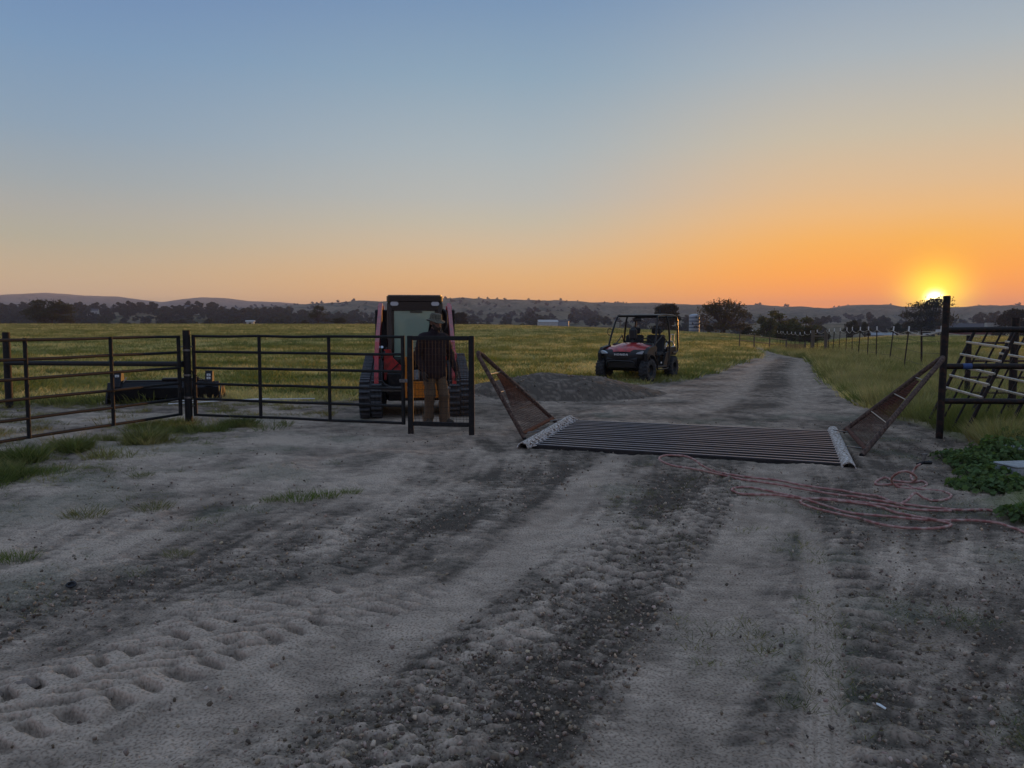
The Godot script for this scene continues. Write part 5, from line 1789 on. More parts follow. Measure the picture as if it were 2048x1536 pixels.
# ---------------------------------------------------------------- person: tapered bones joined into one skin
# bones: [from, to, radius, radius, colour]; the flattening squeezes z about each bone's axis
func skin(mb: MB, bones: Array, cell: float, k: float) -> void:
	var lo := Vector3.ONE * 1e9
	var hi := -lo
	for b in bones:
		for e in 2:
			var r: float = b[2 + e] + k + cell * 2.0
			lo = lo.min((b[e] as Vector3) - Vector3.ONE * r)
			hi = hi.max((b[e] as Vector3) + Vector3.ONE * r)
	var nx := int((hi.x - lo.x) / cell) + 2
	var ny := int((hi.y - lo.y) / cell) + 2
	var nz := int((hi.z - lo.z) / cell) + 2
	var F := PackedFloat32Array()
	F.resize(nx * ny * nz)
	F.fill(1.0)
	var near := PackedFloat32Array()
	near.resize(nx * ny * nz)
	near.fill(1.0)
	var who := PackedByteArray()
	who.resize(nx * ny * nz)
	for bi in bones.size():
		var b: Array = bones[bi]
		var A: Vector3 = b[0]
		var B: Vector3 = b[1]
		var ra: float = b[2]
		var rb: float = b[3]
		var fz: float = b[5] if b.size() > 5 else 1.0
		var m := maxf(ra, rb) * maxf(1.0, fz) + k + cell * 2.0
		var s0 := (A.min(B) - Vector3.ONE * m - lo) / cell
		var s1 := (A.max(B) + Vector3.ONE * m - lo) / cell
		var ab := B - A
		var l2 := maxf(ab.length_squared(), 1e-9)
		for z in range(maxi(0, int(s0.z)), mini(nz, int(s1.z) + 1)):
			for y in range(maxi(0, int(s0.y)), mini(ny, int(s1.y) + 1)):
				for x in range(maxi(0, int(s0.x)), mini(nx, int(s1.x) + 1)):
					var p := lo + Vector3(x, y, z) * cell
					var t := clampf((p - A).dot(ab) / l2, 0.0, 1.0)
					var o := p - (A + ab * t)
					o.z /= fz
					var dd := o.length() - lerpf(ra, rb, t)
					var i := (z * ny + y) * nx + x
					if dd < near[i]:
						near[i] = dd
						who[i] = bi
					var f := F[i]
					var h := clampf(0.5 + 0.5 * (f - dd) / k, 0.0, 1.0)
					F[i] = lerpf(f, dd, h) - k * h * (1.0 - h)
	# surface nets
	var at := PackedInt32Array()
	at.resize(nx * ny * nz)
	at.fill(-1)
	var corners := [0, 1, nx, nx + 1, nx * ny, nx * ny + 1, nx * ny + nx, nx * ny + nx + 1]
	var pos := [Vector3(0, 0, 0), Vector3(1, 0, 0), Vector3(0, 1, 0), Vector3(1, 1, 0), Vector3(0, 0, 1), Vector3(1, 0, 1), Vector3(0, 1, 1), Vector3(1, 1, 1)]
	var edges := [[0, 1], [2, 3], [4, 5], [6, 7], [0, 2], [1, 3], [4, 6], [5, 7], [0, 4], [1, 5], [2, 6], [3, 7]]
	for z in nz - 1:
		for y in ny - 1:
			for x in nx - 1:
				var i := (z * ny + y) * nx + x
				var neg := 0
				for c in corners:
					if F[i + c] < 0.0:
						neg += 1
				if neg == 0 or neg == 8:
					continue
				var sum := Vector3.ZERO
				var cnt := 0
				for e in edges:
					var fa := F[i + corners[e[0]]]
					var fb := F[i + corners[e[1]]]
					if (fa < 0.0) != (fb < 0.0):
						sum += (pos[e[0]] as Vector3).lerp(pos[e[1]], fa / (fa - fb))
						cnt += 1
				var g := Vector3(F[i + 1] - F[i], F[i + nx] - F[i], F[i + nx * ny] - F[i])
				g += Vector3(F[i + corners[7]] - F[i + corners[6]], F[i + corners[7]] - F[i + corners[5]], F[i + corners[7]] - F[i + corners[3]])
				mb.col = bones[who[i]][4]
				at[i] = mb.add(lo + (Vector3(x, y, z) + sum / cnt) * cell, g.normalized())
	var step := [1, nx, nx * ny]
	for z in range(1, nz - 1):
		for y in range(1, ny - 1):
			for x in range(1, nx - 1):
				var i := (z * ny + y) * nx + x
				for a in 3:
					if (F[i] < 0.0) == (F[i + step[a]] < 0.0):
						continue
					var u: int = step[(a + 1) % 3]
					var w: int = step[(a + 2) % 3]
					var q := [at[i], at[i - u], at[i - u - w], at[i - w]]
					if q.min() < 0:
						continue
					if F[i] < 0.0:
						mb.ix.append_array([q[0], q[2], q[1], q[0], q[3], q[2]])
					else:
						mb.ix.append_array([q[0], q[1], q[2], q[0], q[2], q[3]])

func hand_bones(wrist: Vector3, down: Vector3, side: Vector3, front: Vector3, col: Color) -> Array:
	var o := []
	var palm := wrist + down * 0.085
	o.append([wrist, wrist + down * 0.03, 0.027, 0.028, col])
	for k in 4:
		var s := -0.028 + 0.0187 * k
		var root := palm + side * s
		o.append([wrist + down * 0.02 + side * s * 0.6, root, 0.016, 0.0125, col])
		var l: float = [0.032, 0.038, 0.036, 0.028][k]
		var a: Vector3 = root + (down * 0.96 + front * 0.25).normalized() * l
		var b: Vector3 = a + (down * 0.75 + front * 0.65).normalized() * l * 0.75
		var c: Vector3 = b + (down * 0.4 + front * 0.9).normalized() * l * 0.6
		o.append([root, a, 0.0095, 0.009, col])
		o.append([a, b, 0.009, 0.0085, col])
		o.append([b, c, 0.0085, 0.0078, col])
	var th := wrist + down * 0.03 - side * 0.03 + front * 0.005
	var t1 := th + (down * 0.7 - side * 0.5 + front * 0.5).normalized() * 0.035
	var t2 := t1 + (down * 0.85 - side * 0.1 + front * 0.5).normalized() * 0.03
	o.append([th, t1, 0.014, 0.011, col])
	o.append([t1, t2, 0.011, 0.009, col])
	return o

func make_person() -> void:
	var t := thing("person", "person in dark maroon jacket, khaki trousers, camo hat and sunglasses", "person", Transform3D(Basis(Vector3.UP, deg_to_rad(33.0)).scaled(Vector3(0.94, 1.0, 0.98)), V(-1.24, 0.0, 12.25)))
	var jacket := Color(0.017, 0.006, 0.008)
	var khaki := Color(0.18, 0.115, 0.07)
	var skin_c := Color(0.3, 0.17, 0.12)
	var boot := Color(0.07, 0.055, 0.045)
	var b := []
	var hl := Vector3(0.1, 0.89, 0.0)
	var hr := Vector3(-0.1, 0.92, 0.0)
	var kl := Vector3(0.13, 0.48, 0.1)
	var kr := Vector3(-0.1, 0.49, 0.02)
	var al := Vector3(0.15, 0.1, 0.07)
	var ar := Vector3(-0.09, 0.1, -0.06)
	# trousers
	for s in [[hl, kl, al], [hr, kr, ar]]:
		b.append([s[0] - Vector3(0, 0.05, 0), s[1], 0.1, 0.088, khaki])
		b.append([s[1], s[2], 0.086, 0.078, khaki])
		b.append([s[2] + Vector3(0, 0.04, 0), s[2] - Vector3(0, 0.03, 0), 0.086, 0.08, khaki])
	b.append([Vector3(-0.06, 0.84, 0), Vector3(0.06, 0.84, 0), 0.08, 0.08, khaki])
	# jacket: hem to shoulders, loose
	for sx in [-1.0, 1.0]:
		b.append([Vector3(sx * 0.085, 0.86, 0.0), Vector3(sx * 0.075, 1.12, 0.0), 0.13, 0.13, jacket, 1.0])
	b.append([Vector3(-0.1, 0.82, 0.0), Vector3(0.1, 0.82, 0.0), 0.118, 0.118, jacket, 1.12])
	b.append([Vector3(-0.05, 1.1, 0.0), Vector3(-0.07, 1.34, -0.01), 0.15, 0.145, jacket, 0.8])
	b.append([Vector3(0.05, 1.1, 0.0), Vector3(0.07, 1.34, -0.01), 0.15, 0.145, jacket, 0.8])
	b.append([Vector3(-0.17, 1.4, -0.02), Vector3(0.17, 1.39, -0.02), 0.085, 0.085, jacket])
	b.append([Vector3(0, 1.42, -0.02), Vector3(0.005, 1.48, 0.0), 0.085, 0.075, jacket])
	# arms: the one by the gate bent a little back, the other hanging
	var sl := Vector3(0.21, 1.38, -0.02)
	var el := Vector3(0.335, 1.12, -0.05)
	var wl := Vector3(0.37, 0.88, 0.08)
	var sr := Vector3(-0.21, 1.38, -0.02)
	var er := Vector3(-0.29, 1.11, -0.07)
	var wr := Vector3(-0.24, 0.88, 0.08)
	for s in [[sl, el, wl], [sr, er, wr]]:
		b.append([s[0], s[1], 0.078, 0.06, jacket])
		b.append([s[1], s[2], 0.06, 0.045, jacket])
	# neck and boots
	b.append([Vector3(0.005, 1.44, 0.0), Vector3(0.01, 1.56, 0.015), 0.058, 0.055, skin_c])
	for f in [[al, 0.15], [ar, -0.1]]:
		var an: Vector3 = f[0]
		b.append([Vector3(an.x, 0.055, an.z - 0.06), Vector3(an.x + f[1] * 0.4, 0.048, an.z + 0.15), 0.05, 0.044, boot])
		b.append([Vector3(an.x, 0.13, an.z - 0.02), Vector3(an.x, 0.06, an.z - 0.02), 0.056, 0.056, boot])
	var mb := MB.new()
	skin(mb, b, 0.015, 0.035)
	# cloth hangs in folds
	for k in mb.v.size():
		var p := mb.v[k]
		if p.y < 1.46 and p.y > 0.12:
			var f := 0.011 * sin(p.y * 46.0 + 9.0 * noise_b.get_noise_3d(p.x * 4.0, p.y * 3.0, p.z * 4.0)) * clampf(0.4 + 2.0 * noise_c.get_noise_3d(p.x * 3.0, p.y * 2.0, p.z * 3.0), 0.0, 1.0)
			f += 0.012 * noise_a.get_noise_3d(p.x * 9.0, p.y * 4.0, p.z * 9.0)
			mb.v[k] = p + mb.n[k] * f
	# hands and head on finer grids, in the same mesh
	skin(mb, hand_bones(wl + Vector3(0, -0.02, 0.01), Vector3(0.05, -0.98, 0.2).normalized(), Vector3(0.1, 0.15, 0.95).normalized() * -1.0, Vector3(-0.9, -0.05, 0.1), Color(0.06, 0.05, 0.045)), 0.005, 0.008)
	skin(mb, hand_bones(wr + Vector3(0, -0.02, 0.01), Vector3(0.05, -0.96, 0.2).normalized(), Vector3(0.1, 0.15, 0.95).normalized() * -1.0, Vector3(0.9, -0.05, 0.1), Color(0.06, 0.05, 0.045)), 0.005, 0.008)
	var hc := Vector3(0.03, 1.63, 0.02)
	var beard := Color(0.05, 0.032, 0.025)
	var hd := [[hc + Vector3(0, 0.025, -0.02), hc + Vector3(0, 0.03, 0.0), 0.088, 0.088, skin_c], [hc + Vector3(0, 0.0, 0.0), hc + Vector3(0, -0.06, 0.035), 0.068, 0.05, skin_c],
		[hc + Vector3(0, 0.005, 0.088), hc + Vector3(0, -0.025, 0.108), 0.011, 0.016, skin_c], [hc + Vector3(-0.03, 0.03, 0.075), hc + Vector3(0.03, 0.03, 0.075), 0.018, 0.018, skin_c],
		[hc + Vector3(-0.024, -0.052, 0.08), hc + Vector3(0.024, -0.052, 0.08), 0.012, 0.012, Color(0.28, 0.13, 0.1)], [hc + Vector3(-0.03, -0.085, 0.05), hc + Vector3(0.03, -0.085, 0.05), 0.03, 0.03, beard],
		[hc + Vector3(-0.06, -0.05, 0.02), hc + Vector3(-0.035, -0.085, 0.05), 0.024, 0.026, beard], [hc + Vector3(0.06, -0.05, 0.02), hc + Vector3(0.035, -0.085, 0.05), 0.024, 0.026, beard],
		[hc + Vector3(-0.09, 0.012, -0.01), hc + Vector3(-0.09, -0.025, 0.0), 0.016, 0.012, skin_c], [hc + Vector3(0.09, 0.012, -0.01), hc + Vector3(0.09, -0.025, 0.0), 0.016, 0.012, skin_c]]
	skin(mb, hd, 0.007, 0.02)
	part(t, "body", mb, M.cloth)
	mb = MB.new()
	for k in 26:
		var a := -0.5 - 2.2 * k / 25.0
		var p := hc + Vector3(cos(a) * 0.092, -0.01, sin(a) * 0.1 - 0.012)
		mb.tube(curve([p + Vector3(0, 0.05, 0), p, p + Vector3(cos(a) * 0.02, -0.1, sin(a) * 0.02), p + Vector3(cos(a) * 0.03, -0.15, sin(a) * 0.03 + 0.01)], 3), 0.018, 0.008, 5)
	part(t, "hair", mb, M.hair)
	# brimmed hat
	mb = MB.new()
	var ht := Transform3D(Basis.from_euler(Vector3(0.1, 0, -0.06)), hc + Vector3(0, 0.055, -0.008))
	var rows := []
	for r in [[0.165, -0.032], [0.145, -0.018], [0.112, 0.0], [0.104, 0.03], [0.1, 0.07], [0.088, 0.092], [0.05, 0.1], [0.004, 0.1]]:
		var row := []
		for k in 24:
			var a := TAU * k / 24.0
			var q := 0.018 * cos(2.0 * a) if r[0] > 0.13 else 0.0
			row.append(ht * Vector3(cos(a) * r[0] * 0.95, r[1] + q * (r[0] - 0.11) / 0.055, sin(a) * r[0] * 1.08))
		rows.append(row)
	mb.sheet(rows, true)
	part(t, "hat", mb, M.camo)
	mb = MB.new()
	for s in [-1.0, 1.0]:
		mb.box(Transform3D(Basis(Vector3.UP, 0.25 * s), hc + Vector3(s * 0.036, 0.012, 0.092)), Vector3(0.062, 0.038, 0.008), 0.003)
		mb.rod(hc + Vector3(s * 0.066, 0.02, 0.085), hc + Vector3(s * 0.092, 0.018, -0.01), 0.004, 5)
	mb.rod(hc + Vector3(-0.012, 0.02, 0.098), hc + Vector3(0.012, 0.02, 0.098), 0.004, 5)
	part(t, "sunglasses", mb, M.shades)


# ---------------------------------------------------------------- plants
func vary(c: Color, r: RandomNumberGenerator, a := 0.25) -> Color:
	var f := 1.0 + r.randf_range(-a, a)
	return Color(c.r * f * r.randf_range(0.92, 1.1), c.g * f, c.b * f * r.randf_range(0.85, 1.1))

# a crown of leaf sprays on limbs, about `high` tall and `wide` across; returns [limbs, leaves]
func tree_meshes(seed_: int, high: float, wide: float, clumps: int, leaves: int, leaf: float, bare: float, tint: Color, squat := 0.0) -> Array:
	var r := RandomNumberGenerator.new()
	r.seed = seed_
	var wood := MB.new()
	var crown := MB.new()
	var fork := high * bare
	var tr := high * 0.035 + 0.05
	var lean := Vector3(r.randf_range(-0.06, 0.06), 0, r.randf_range(-0.06, 0.06)) * high
	wood.tube(curve([Vector3(0, -0.5, 0), Vector3(0, 0.1, 0), lean * 0.4 + Vector3(0, fork * 0.6, 0), lean + Vector3(0, fork, 0)], 4), tr * 1.25, tr * 0.8, 8)
	for k in clumps:
		var a := TAU * (k * 0.618 + r.randf() * 0.1)
		var up := r.randf()
		var rad := sqrt(r.randf_range(0.15, 1.0)) * (1.0 - 0.55 * pow(up, 2.0))
		var c := Vector3(cos(a) * rad * wide * 0.4, lerpf(fork * (0.75 - squat), high * 0.86, up), sin(a) * rad * wide * 0.4)
		var size := Vector3(wide * r.randf_range(0.13, 0.22), high * r.randf_range(0.08, 0.15), wide * r.randf_range(0.13, 0.22))
		var mid := (lean + Vector3(0, fork, 0)).lerp(c, 0.5) + Vector3(0, -high * 0.03, 0) + Vector3(r.randf_range(-1, 1), 0, r.randf_range(-1, 1)) * high * 0.03
		wood.tube(curve([lean + Vector3(0, fork * 0.92, 0), mid, c, c + (c - mid) * 0.5], 3), tr * 0.5, tr * 0.08, 5)
		for tw in 4:
			var e := c + Vector3(r.randf_range(-1, 1), r.randf_range(-0.3, 1), r.randf_range(-1, 1)) * size * 1.2
			wood.rod(c, e, tr * 0.12, 4, tr * 0.03)
		for l in leaves / clumps:
			var p := Vector3(r.randfn(), r.randfn(), r.randfn())
			p = p.normalized() * pow(r.randf(), 0.45)
			# ragged: sprays break out of the clump here and there
			if r.randf() < 0.12:
				p *= 1.35
			var at := c + p * size
			var n := (p + Vector3(r.randfn(), r.randfn() + 0.5, r.randfn()) * 0.8).normalized()
			var x := n.cross(Vector3(r.randfn(), r.randfn(), r.randfn())).normalized() * leaf * r.randf_range(0.6, 1.4)
			var y := n.cross(x).normalized() * leaf * r.randf_range(0.35, 0.7)
			crown.col = vary(tint, r)
			crown.tri(at - x, at + y, at + x, n)
			crown.tri(at - x * 0.9, at + x * 0.9, at - y, n)
	return [wood.mesh(), crown.mesh()]

func plant_tree(called: String, label: String, meshes: Array, at: Vector3, k: Vector3, turn: float, category := "tree", group := "") -> void:
	var t := thing(called, label, category, Transform3D(Basis(Vector3.UP, turn).scaled(k), at), group)
	put(t, "trunk", meshes[0], M.bark)
	put(t, "crown", meshes[1], M.leaf)

func make_trees() -> void:
	var dark := Color(0.055, 0.055, 0.022)
	var olive := Color(0.1, 0.105, 0.045)
	var oak := tree_meshes(3, 8.0, 14.0, 34, 5200, 0.3, 0.26, dark, 0.35)
	var oak_b := tree_meshes(8, 8.6, 13.4, 30, 3300, 0.26, 0.2, Color(0.075, 0.062, 0.022), 0.2)
	var airy := tree_meshes(14, 6.0, 7.0, 14, 800, 0.22, 0.22, dark)
	var round_t := tree_meshes(21, 6.2, 7.4, 30, 5200, 0.27, 0.18, Color(0.04, 0.034, 0.016), 0.5)
	var willow := tree_meshes(29, 5.0, 5.0, 16, 2400, 0.2, 0.16, olive, 0.5)
	var scrub := tree_meshes(37, 3.0, 4.4, 12, 1700, 0.17, 0.1, dark, 0.3)
	var big := tree_meshes(45, 11.5, 18.0, 30, 4600, 0.32, 0.22, Color(0.07, 0.055, 0.02), 0.35)
	# name, label, meshes, x, d, scale
	var list := [
		["oak_tree", "broad round oak standing alone at the far edge of the pasture", oak, -127.7, 214.0, Vector3(1, 0.94, 1), "tree"],
		["bare_tree", "thin airy tree on the pasture edge with sky between its limbs", airy, -55.0, 219.0, Vector3(1, 1, 1), "tree"],
		["shrub", "low dark shrub beside the thin airy tree", scrub, -48.6, 216.0, Vector3(1.35, 0.72, 1.2), "shrub"],
		["shrub", "small dark shrub at the foot of the thin airy tree", scrub, -58.5, 218.0, Vector3(0.6, 0.5, 0.6), "shrub"],
		["dark_tree", "dense dark tree just beyond the pasture behind the loader arm", round_t, -17.8, 262.0, Vector3(0.95, 1.1, 0.95), "tree"],
		["dark_tree", "round near-black tree rising behind the utility vehicle cage", round_t, 37.2, 186.0, Vector3(1.12, 1.12, 1.12), "tree"],
		["oak_tree", "spreading oak with visible limbs beside the pale tank", oak_b, 50.6, 184.0, Vector3(1.05, 1.12, 1.05), "tree"],
		["shrub", "dark shrub between the pale tank and the spreading oak", scrub, 46.6, 182.0, Vector3(0.55, 0.75, 0.6), "shrub"],
		["willow", "tall green willow next to the spreading oak", willow, 52.6, 158.0, Vector3(1.25, 1.3, 1.25), "tree"],
		["willow", "wide green willow in the middle of the creek thicket", willow, 51.5, 146.0, Vector3(1.5, 1.2, 1.4), "tree"],
		["willow", "bushy green willow at the far end of the creek thicket", willow, 53.4, 141.0, Vector3(1.55, 1.15, 1.4), "tree"],
		["shrub", "dark low shrub under the willows by the bend of the track", scrub, 46.8, 121.0, Vector3(0.9, 1.0, 0.9), "shrub"],
		["shrub", "dark low shrub below the wide willow", scrub, 44.2, 124.0, Vector3(0.95, 0.85, 0.9), "shrub"],
		["shrub", "low shrub under the spreading oak on the track side", scrub, 51.0, 166.0, Vector3(0.85, 0.8, 0.9), "shrub"],
		["willow", "brownish willow top showing behind the stake fence", willow, 99.0, 241.0, Vector3(1.0, 1.2, 1.0), "tree"],
		["shrub", "larger of two round dark shrubs left of the grey barn", scrub, 87.6, 199.0, Vector3(1.15, 1.85, 1.15), "shrub"],
		["shrub", "smaller of two round dark shrubs left of the grey barn", scrub, 91.6, 200.0, Vector3(0.9, 1.45, 0.9), "shrub"],
		["shrub", "tiny dark shrub by the timber brace of the stake fence", scrub, 61.0, 150.0, Vector3(0.5, 0.8, 0.5), "shrub"],
		["shade_tree", "big dark tree in front of the setting sun", big, 135.0, 251.0, Vector3(1.12, 1.17, 1.12), "tree"],
		["shrub", "low dark shrub at the foot of the sunset tree", scrub, 121.5, 243.0, Vector3(1.2, 1.4, 1.2), "shrub"],
		["dark_tree", "dark tree above the corral rails at the picture's edge", round_t, 150.5, 231.0, Vector3(1.5, 1.35, 1.5), "tree"]]
	for e in list:
		var at := V(e[3], land(e[3], e[4]) - 0.15, e[4])
		plant_tree(e[0], e[1], e[2], at, e[5], rng.randf() * TAU, e[6])
	# the woods on the far slopes
	var far_leaf := tree_meshes(53, 7.0, 8.0, 9, 260, 0.85, 0.15, Color.WHITE, 0.4)
	var places := []
	var tints := []
	var r := RandomNumberGenerator.new()
	r.seed = 99
	while places.size() < 2600:
		var u := r.randf_range(-0.95, 0.95)
		var d := r.randf_range(330.0, 1650.0)
		var x := u * d
		var w := noise_a.get_noise_2d(x * 0.03, d * 0.03) + 0.35 * noise_c.get_noise_2d(x * 0.02, d * 0.02)
		var ok := w > 0.12
		if u > -0.2 and u < 0.12 and d < 700.0:
			ok = w > 0.3
		if u < -0.2:
			ok = d < 760.0 and w > -0.22 or w > 0.1
		if u > 0.12:
			ok = w > 0.34 and d > 420.0
		if d > 950.0 and d <= 1400.0:
			ok = ok and r.randf() < 0.35 and u < 0.12
		if d > 1400.0:
			ok = d < 1530.0 and r.randf() < 0.5 and noise_b.get_noise_2d(u * 30.0, 3.0) > (0.34 if u > 0.1 else 0.48)
		if not ok:
			continue
		var s := r.randf_range(0.6, 1.35) * (1.0 if d < 900.0 else 0.7)
		places.append(Transform3D(Basis(Vector3.UP, r.randf() * TAU).scaled(Vector3(s, s * r.randf_range(0.75, 1.15), s)), V(x, land(x, d) - 0.5, d)))
		tints.append(vary(Color(0.032, 0.042, 0.02), r, 0.3))
	stuff(scatter("distant_woodland", far_leaf[1], M.leaf, places, tints), "dark scattered woodland covering the slopes beyond the pasture", "woodland")

# a tuft of bent blades
func tuft(seed_: int, blades: int, high: float, spread: float, width: float, lean: float) -> MB:
	var r := RandomNumberGenerator.new()
	r.seed = seed_
	var mb := MB.new()
	for k in blades:
		var a := r.randf() * TAU
		var o := Vector3(cos(a), 0, sin(a))
		var base := o * spread * sqrt(r.randf())
		var h := high * r.randf_range(0.5, 1.15)
		var tip := base + Vector3(0, h, 0) + o.rotated(Vector3.UP, r.randf_range(-1, 1)) * h * lean * r.randf_range(0.4, 1.3)
		var mid := base.lerp(tip, 0.55) + Vector3(0, h * 0.12, 0)
		var s := Vector3(r.randfn(), 0, r.randfn()).normalized() * width
		var n := s.cross(tip - base).normalized()
		mb.col = Color.WHITE * r.randf_range(0.75, 1.15)
		mb.col.a = 1.0
		var i := mb.add(base - s, n)
		mb.add(base + s, n); mb.add(mid - s * 0.75, n); mb.add(mid + s * 0.75, n); mb.add(tip, n)
		mb.ix.append_array([i, i + 2, i + 1, i + 1, i + 2, i + 3, i + 2, i + 4, i + 3])
	return mb

func stand(x: float, d: float, k: Vector3, r: RandomNumberGenerator) -> Transform3D:
	var b := Basis.from_euler(Vector3(r.randf_range(-0.15, 0.15), r.randf() * TAU, r.randf_range(-0.15, 0.15)))
	return Transform3D(b.scaled(k), V(x, land(x, d) - 0.01, d))

func make_grass() -> void:
	var r := RandomNumberGenerator.new()
	r.seed = 5
	# grazed pasture
	var short := tuft(1, 16, 0.13, 0.16, 0.006, 0.9).mesh()
	var places := []
	var tints := []
	for k in 150000:
		var d := 14.5 + 165.0 * pow(r.randf(), 1.55)
		var x := r.randf_range(-0.82, 0.82) * d
		if soil(x, d) > 0.3 + 0.5 * r.randf():
			continue
		var w := noise_c.get_noise_2d(x * 0.35, d * 0.5)
		var s := r.randf_range(0.65, 1.25) * (1.0 + 1.5 * maxf(0.0, w) + d * 0.008)
		places.append(stand(x, d, Vector3(s * 1.15, s, s * 1.15), r))
		var q := turf_colour(x, d)
		if w > 0.12:
			q = q.lerp(Color(0.11, 0.145, 0.04), 0.8)
		tints.append(vary(q * 1.4, r, 0.25))
	stuff(scatter("pasture_grass", short, M.leaf, places, tints), "short grazed green and straw grass covering the pasture", "grass")
	# rank grass along the track and under the corral
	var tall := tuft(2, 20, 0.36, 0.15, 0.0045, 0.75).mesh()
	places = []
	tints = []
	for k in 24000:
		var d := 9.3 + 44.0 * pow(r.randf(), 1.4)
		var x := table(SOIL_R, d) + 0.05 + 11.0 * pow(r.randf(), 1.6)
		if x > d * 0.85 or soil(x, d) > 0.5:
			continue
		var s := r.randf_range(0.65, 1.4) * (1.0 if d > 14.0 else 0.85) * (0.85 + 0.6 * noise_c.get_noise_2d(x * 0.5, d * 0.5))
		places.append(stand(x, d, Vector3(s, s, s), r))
		tints.append(vary(Color(0.24, 0.26, 0.09).lerp(Color(0.66, 0.56, 0.3), clampf((0.5 if d > 15.0 else 0.15) + 1.1 * noise_b.get_noise_2d(x * 0.4, d * 0.3), 0.0, 1.0)), r))  # dry straw, made paler in place of sunlight the tree blocks
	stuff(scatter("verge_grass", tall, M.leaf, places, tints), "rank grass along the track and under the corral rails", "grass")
	# strip at the foot of the gates, behind them, and round the machines
	places = []
	tints = []
	for k in 12000:
		var x := 0.0
		var d := 0.0
		var s := r.randf_range(0.4, 0.9)
		var q := Color(0.13, 0.185, 0.055)
		if k < 3200:
			d = r.randf_range(7.4, 10.6)
			x = -5.62 + 0.1 * (d - 7.4) + r.randfn() * 0.24
			if noise_b.get_noise_2d(x * 0.9, d * 0.9) < 0.02 + 0.12 * (d - 9.0):
				continue
		elif k < 4600:
			d = 11.95 + r.randfn() * 0.2
			x = -4.95 + r.randfn() * 0.45
			if noise_b.get_noise_2d(x * 1.2, d * 1.2) < -0.12:
				continue
			s *= 0.9
		elif k < 7000:
			d = r.randf_range(13.3, 15.8)
			x = r.randf_range(-11.5, -3.2)
			s *= 0.6
			if noise_b.get_noise_2d(x * 0.6, d * 0.9) < 0.05:
				continue
			q = Color(0.16, 0.17, 0.06)
		elif k > 9000:
			d = r.randf_range(7.0, 12.6)
			x = -5.3 + 0.15 * (d - 9.0) + r.randfn() * 0.55
			s *= 0.3
			if noise_b.get_noise_2d(x * 0.9, d * 0.9) < -0.15:
				continue
		else:
			d = r.randf_range(8.0, 13.5)
			x = r.randf_range(-11.0, -6.6)
			s *= 0.55
			if noise_b.get_noise_2d(x * 0.6, d * 0.9) < 0.0 or d > 15.4:
				continue
			q = Color(0.14, 0.15, 0.06)
		q = q.lerp(STRAW, clampf(0.1 + 1.1 * noise_c.get_noise_2d(x * 0.9, d * 0.9), 0.0, 0.8))
		s *= 0.8 + 0.9 * noise_b.get_noise_2d(x * 1.2, d * 1.2)
		places.append(stand(x, d, Vector3(s, s * 0.6, s), r))
		tints.append(vary(q.lerp(STRAW, r.randf() * 0.3), r, 0.35))
	stuff(scatter("gate_grass", tall, M.leaf, places, tints), "uneven green grass growing at the foot of the pipe gates", "grass")
	# scattered sprouts on the damp side of the yard
	var sprout := tuft(4, 9, 0.03, 0.03, 0.0016, 1.2).mesh()
	places = []
	tints = []
	for k in 12000:
		var d := 2.2 + 9.0 * pow(r.randf(), 1.3)
		var x := r.randf_range(-0.75, 0.75) * d
		var g := noise_b.get_noise_2d(x * 0.6 + 31.0, d * 0.6)
		if g < 0.12 or not (x > 0.8 or x < -2.0) or r.randf() > 0.55 or soil(x, d) < 0.5:
			continue
		places.append(stand(x, d, Vector3.ONE * r.randf_range(0.5, 1.3), r))
		tints.append(vary(Color(0.1, 0.14, 0.06).lerp(STRAW, r.randf() * 0.5), r))
	stuff(scatter("yard_sprouts", sprout, M.leaf, places, tints), "tiny green sprouts scattered over the damp dirt", "sprouts")
	# single clumps in the yard
	var clump := tuft(6, 170, 0.085, 0.17, 0.0022, 1.1).mesh()
	var straw := tuft(7, 60, 0.055, 0.17, 0.0016, 2.2).mesh()
	var list := [[-1.95, 6.9, 1.0, 0, "bright green grass clump in the middle of the pale yard"], [-1.72, 7.02, 0.8, 0, "flat grass clump joined to the bright green clump"], [-1.52, 7.18, 0.55, 0, "thin trailing grass clump at the end of the green patch"], [-2.18, 6.85, 0.55, 0, "small grass clump a hand's width from the bright green clump"],
		[-3.33, 5.1, 0.7, 0, "green grass clump at the picture's edge on pale dirt"], [-3.5, 5.08, 0.6, 0, "dull grass clump beside the one at the picture's edge"], [-3.55, 6.3, 1.0, 1, "low straggling green patch between gate and pale clumps"], [-3.1, 6.55, 0.9, 1, "straggling dry patch next to the dark soil stains"],
		[1.98, 3.75, 0.9, 2, "bundle of dry straw on the ridges of the tyre print"], [2.02, 2.75, 0.7, 1, "dry grass tuft low in the damp corner of the yard"], [-2.3, 5.2, 0.6, 1, "dry wispy tuft between the rubber ring and the green clump"], [-3.9, 8.0, 0.7, 1, "wispy tuft on the pale dirt below the gate grass"]]
	for e in list:
		var t := thing("grass_clump", e[4], "grass", Transform3D(Basis(Vector3.UP, rng.randf() * TAU).scaled(Vector3(e[2], e[2] * (1.0 if e[3] == 0 else 0.75), e[2])), V(e[0], 0.005, e[1])), "grass clumps in the yard")
		var mm: StandardMaterial3D = M.leaf.duplicate()
		mm.albedo_color = [Color(0.38, 0.47, 0.2), Color(0.45, 0.47, 0.3), Color(0.6, 0.54, 0.38)][e[3]]
		put(t, "blades", clump if e[3] < 2 else straw, mm)
		put(t, "dead_blades", straw, M.straw)

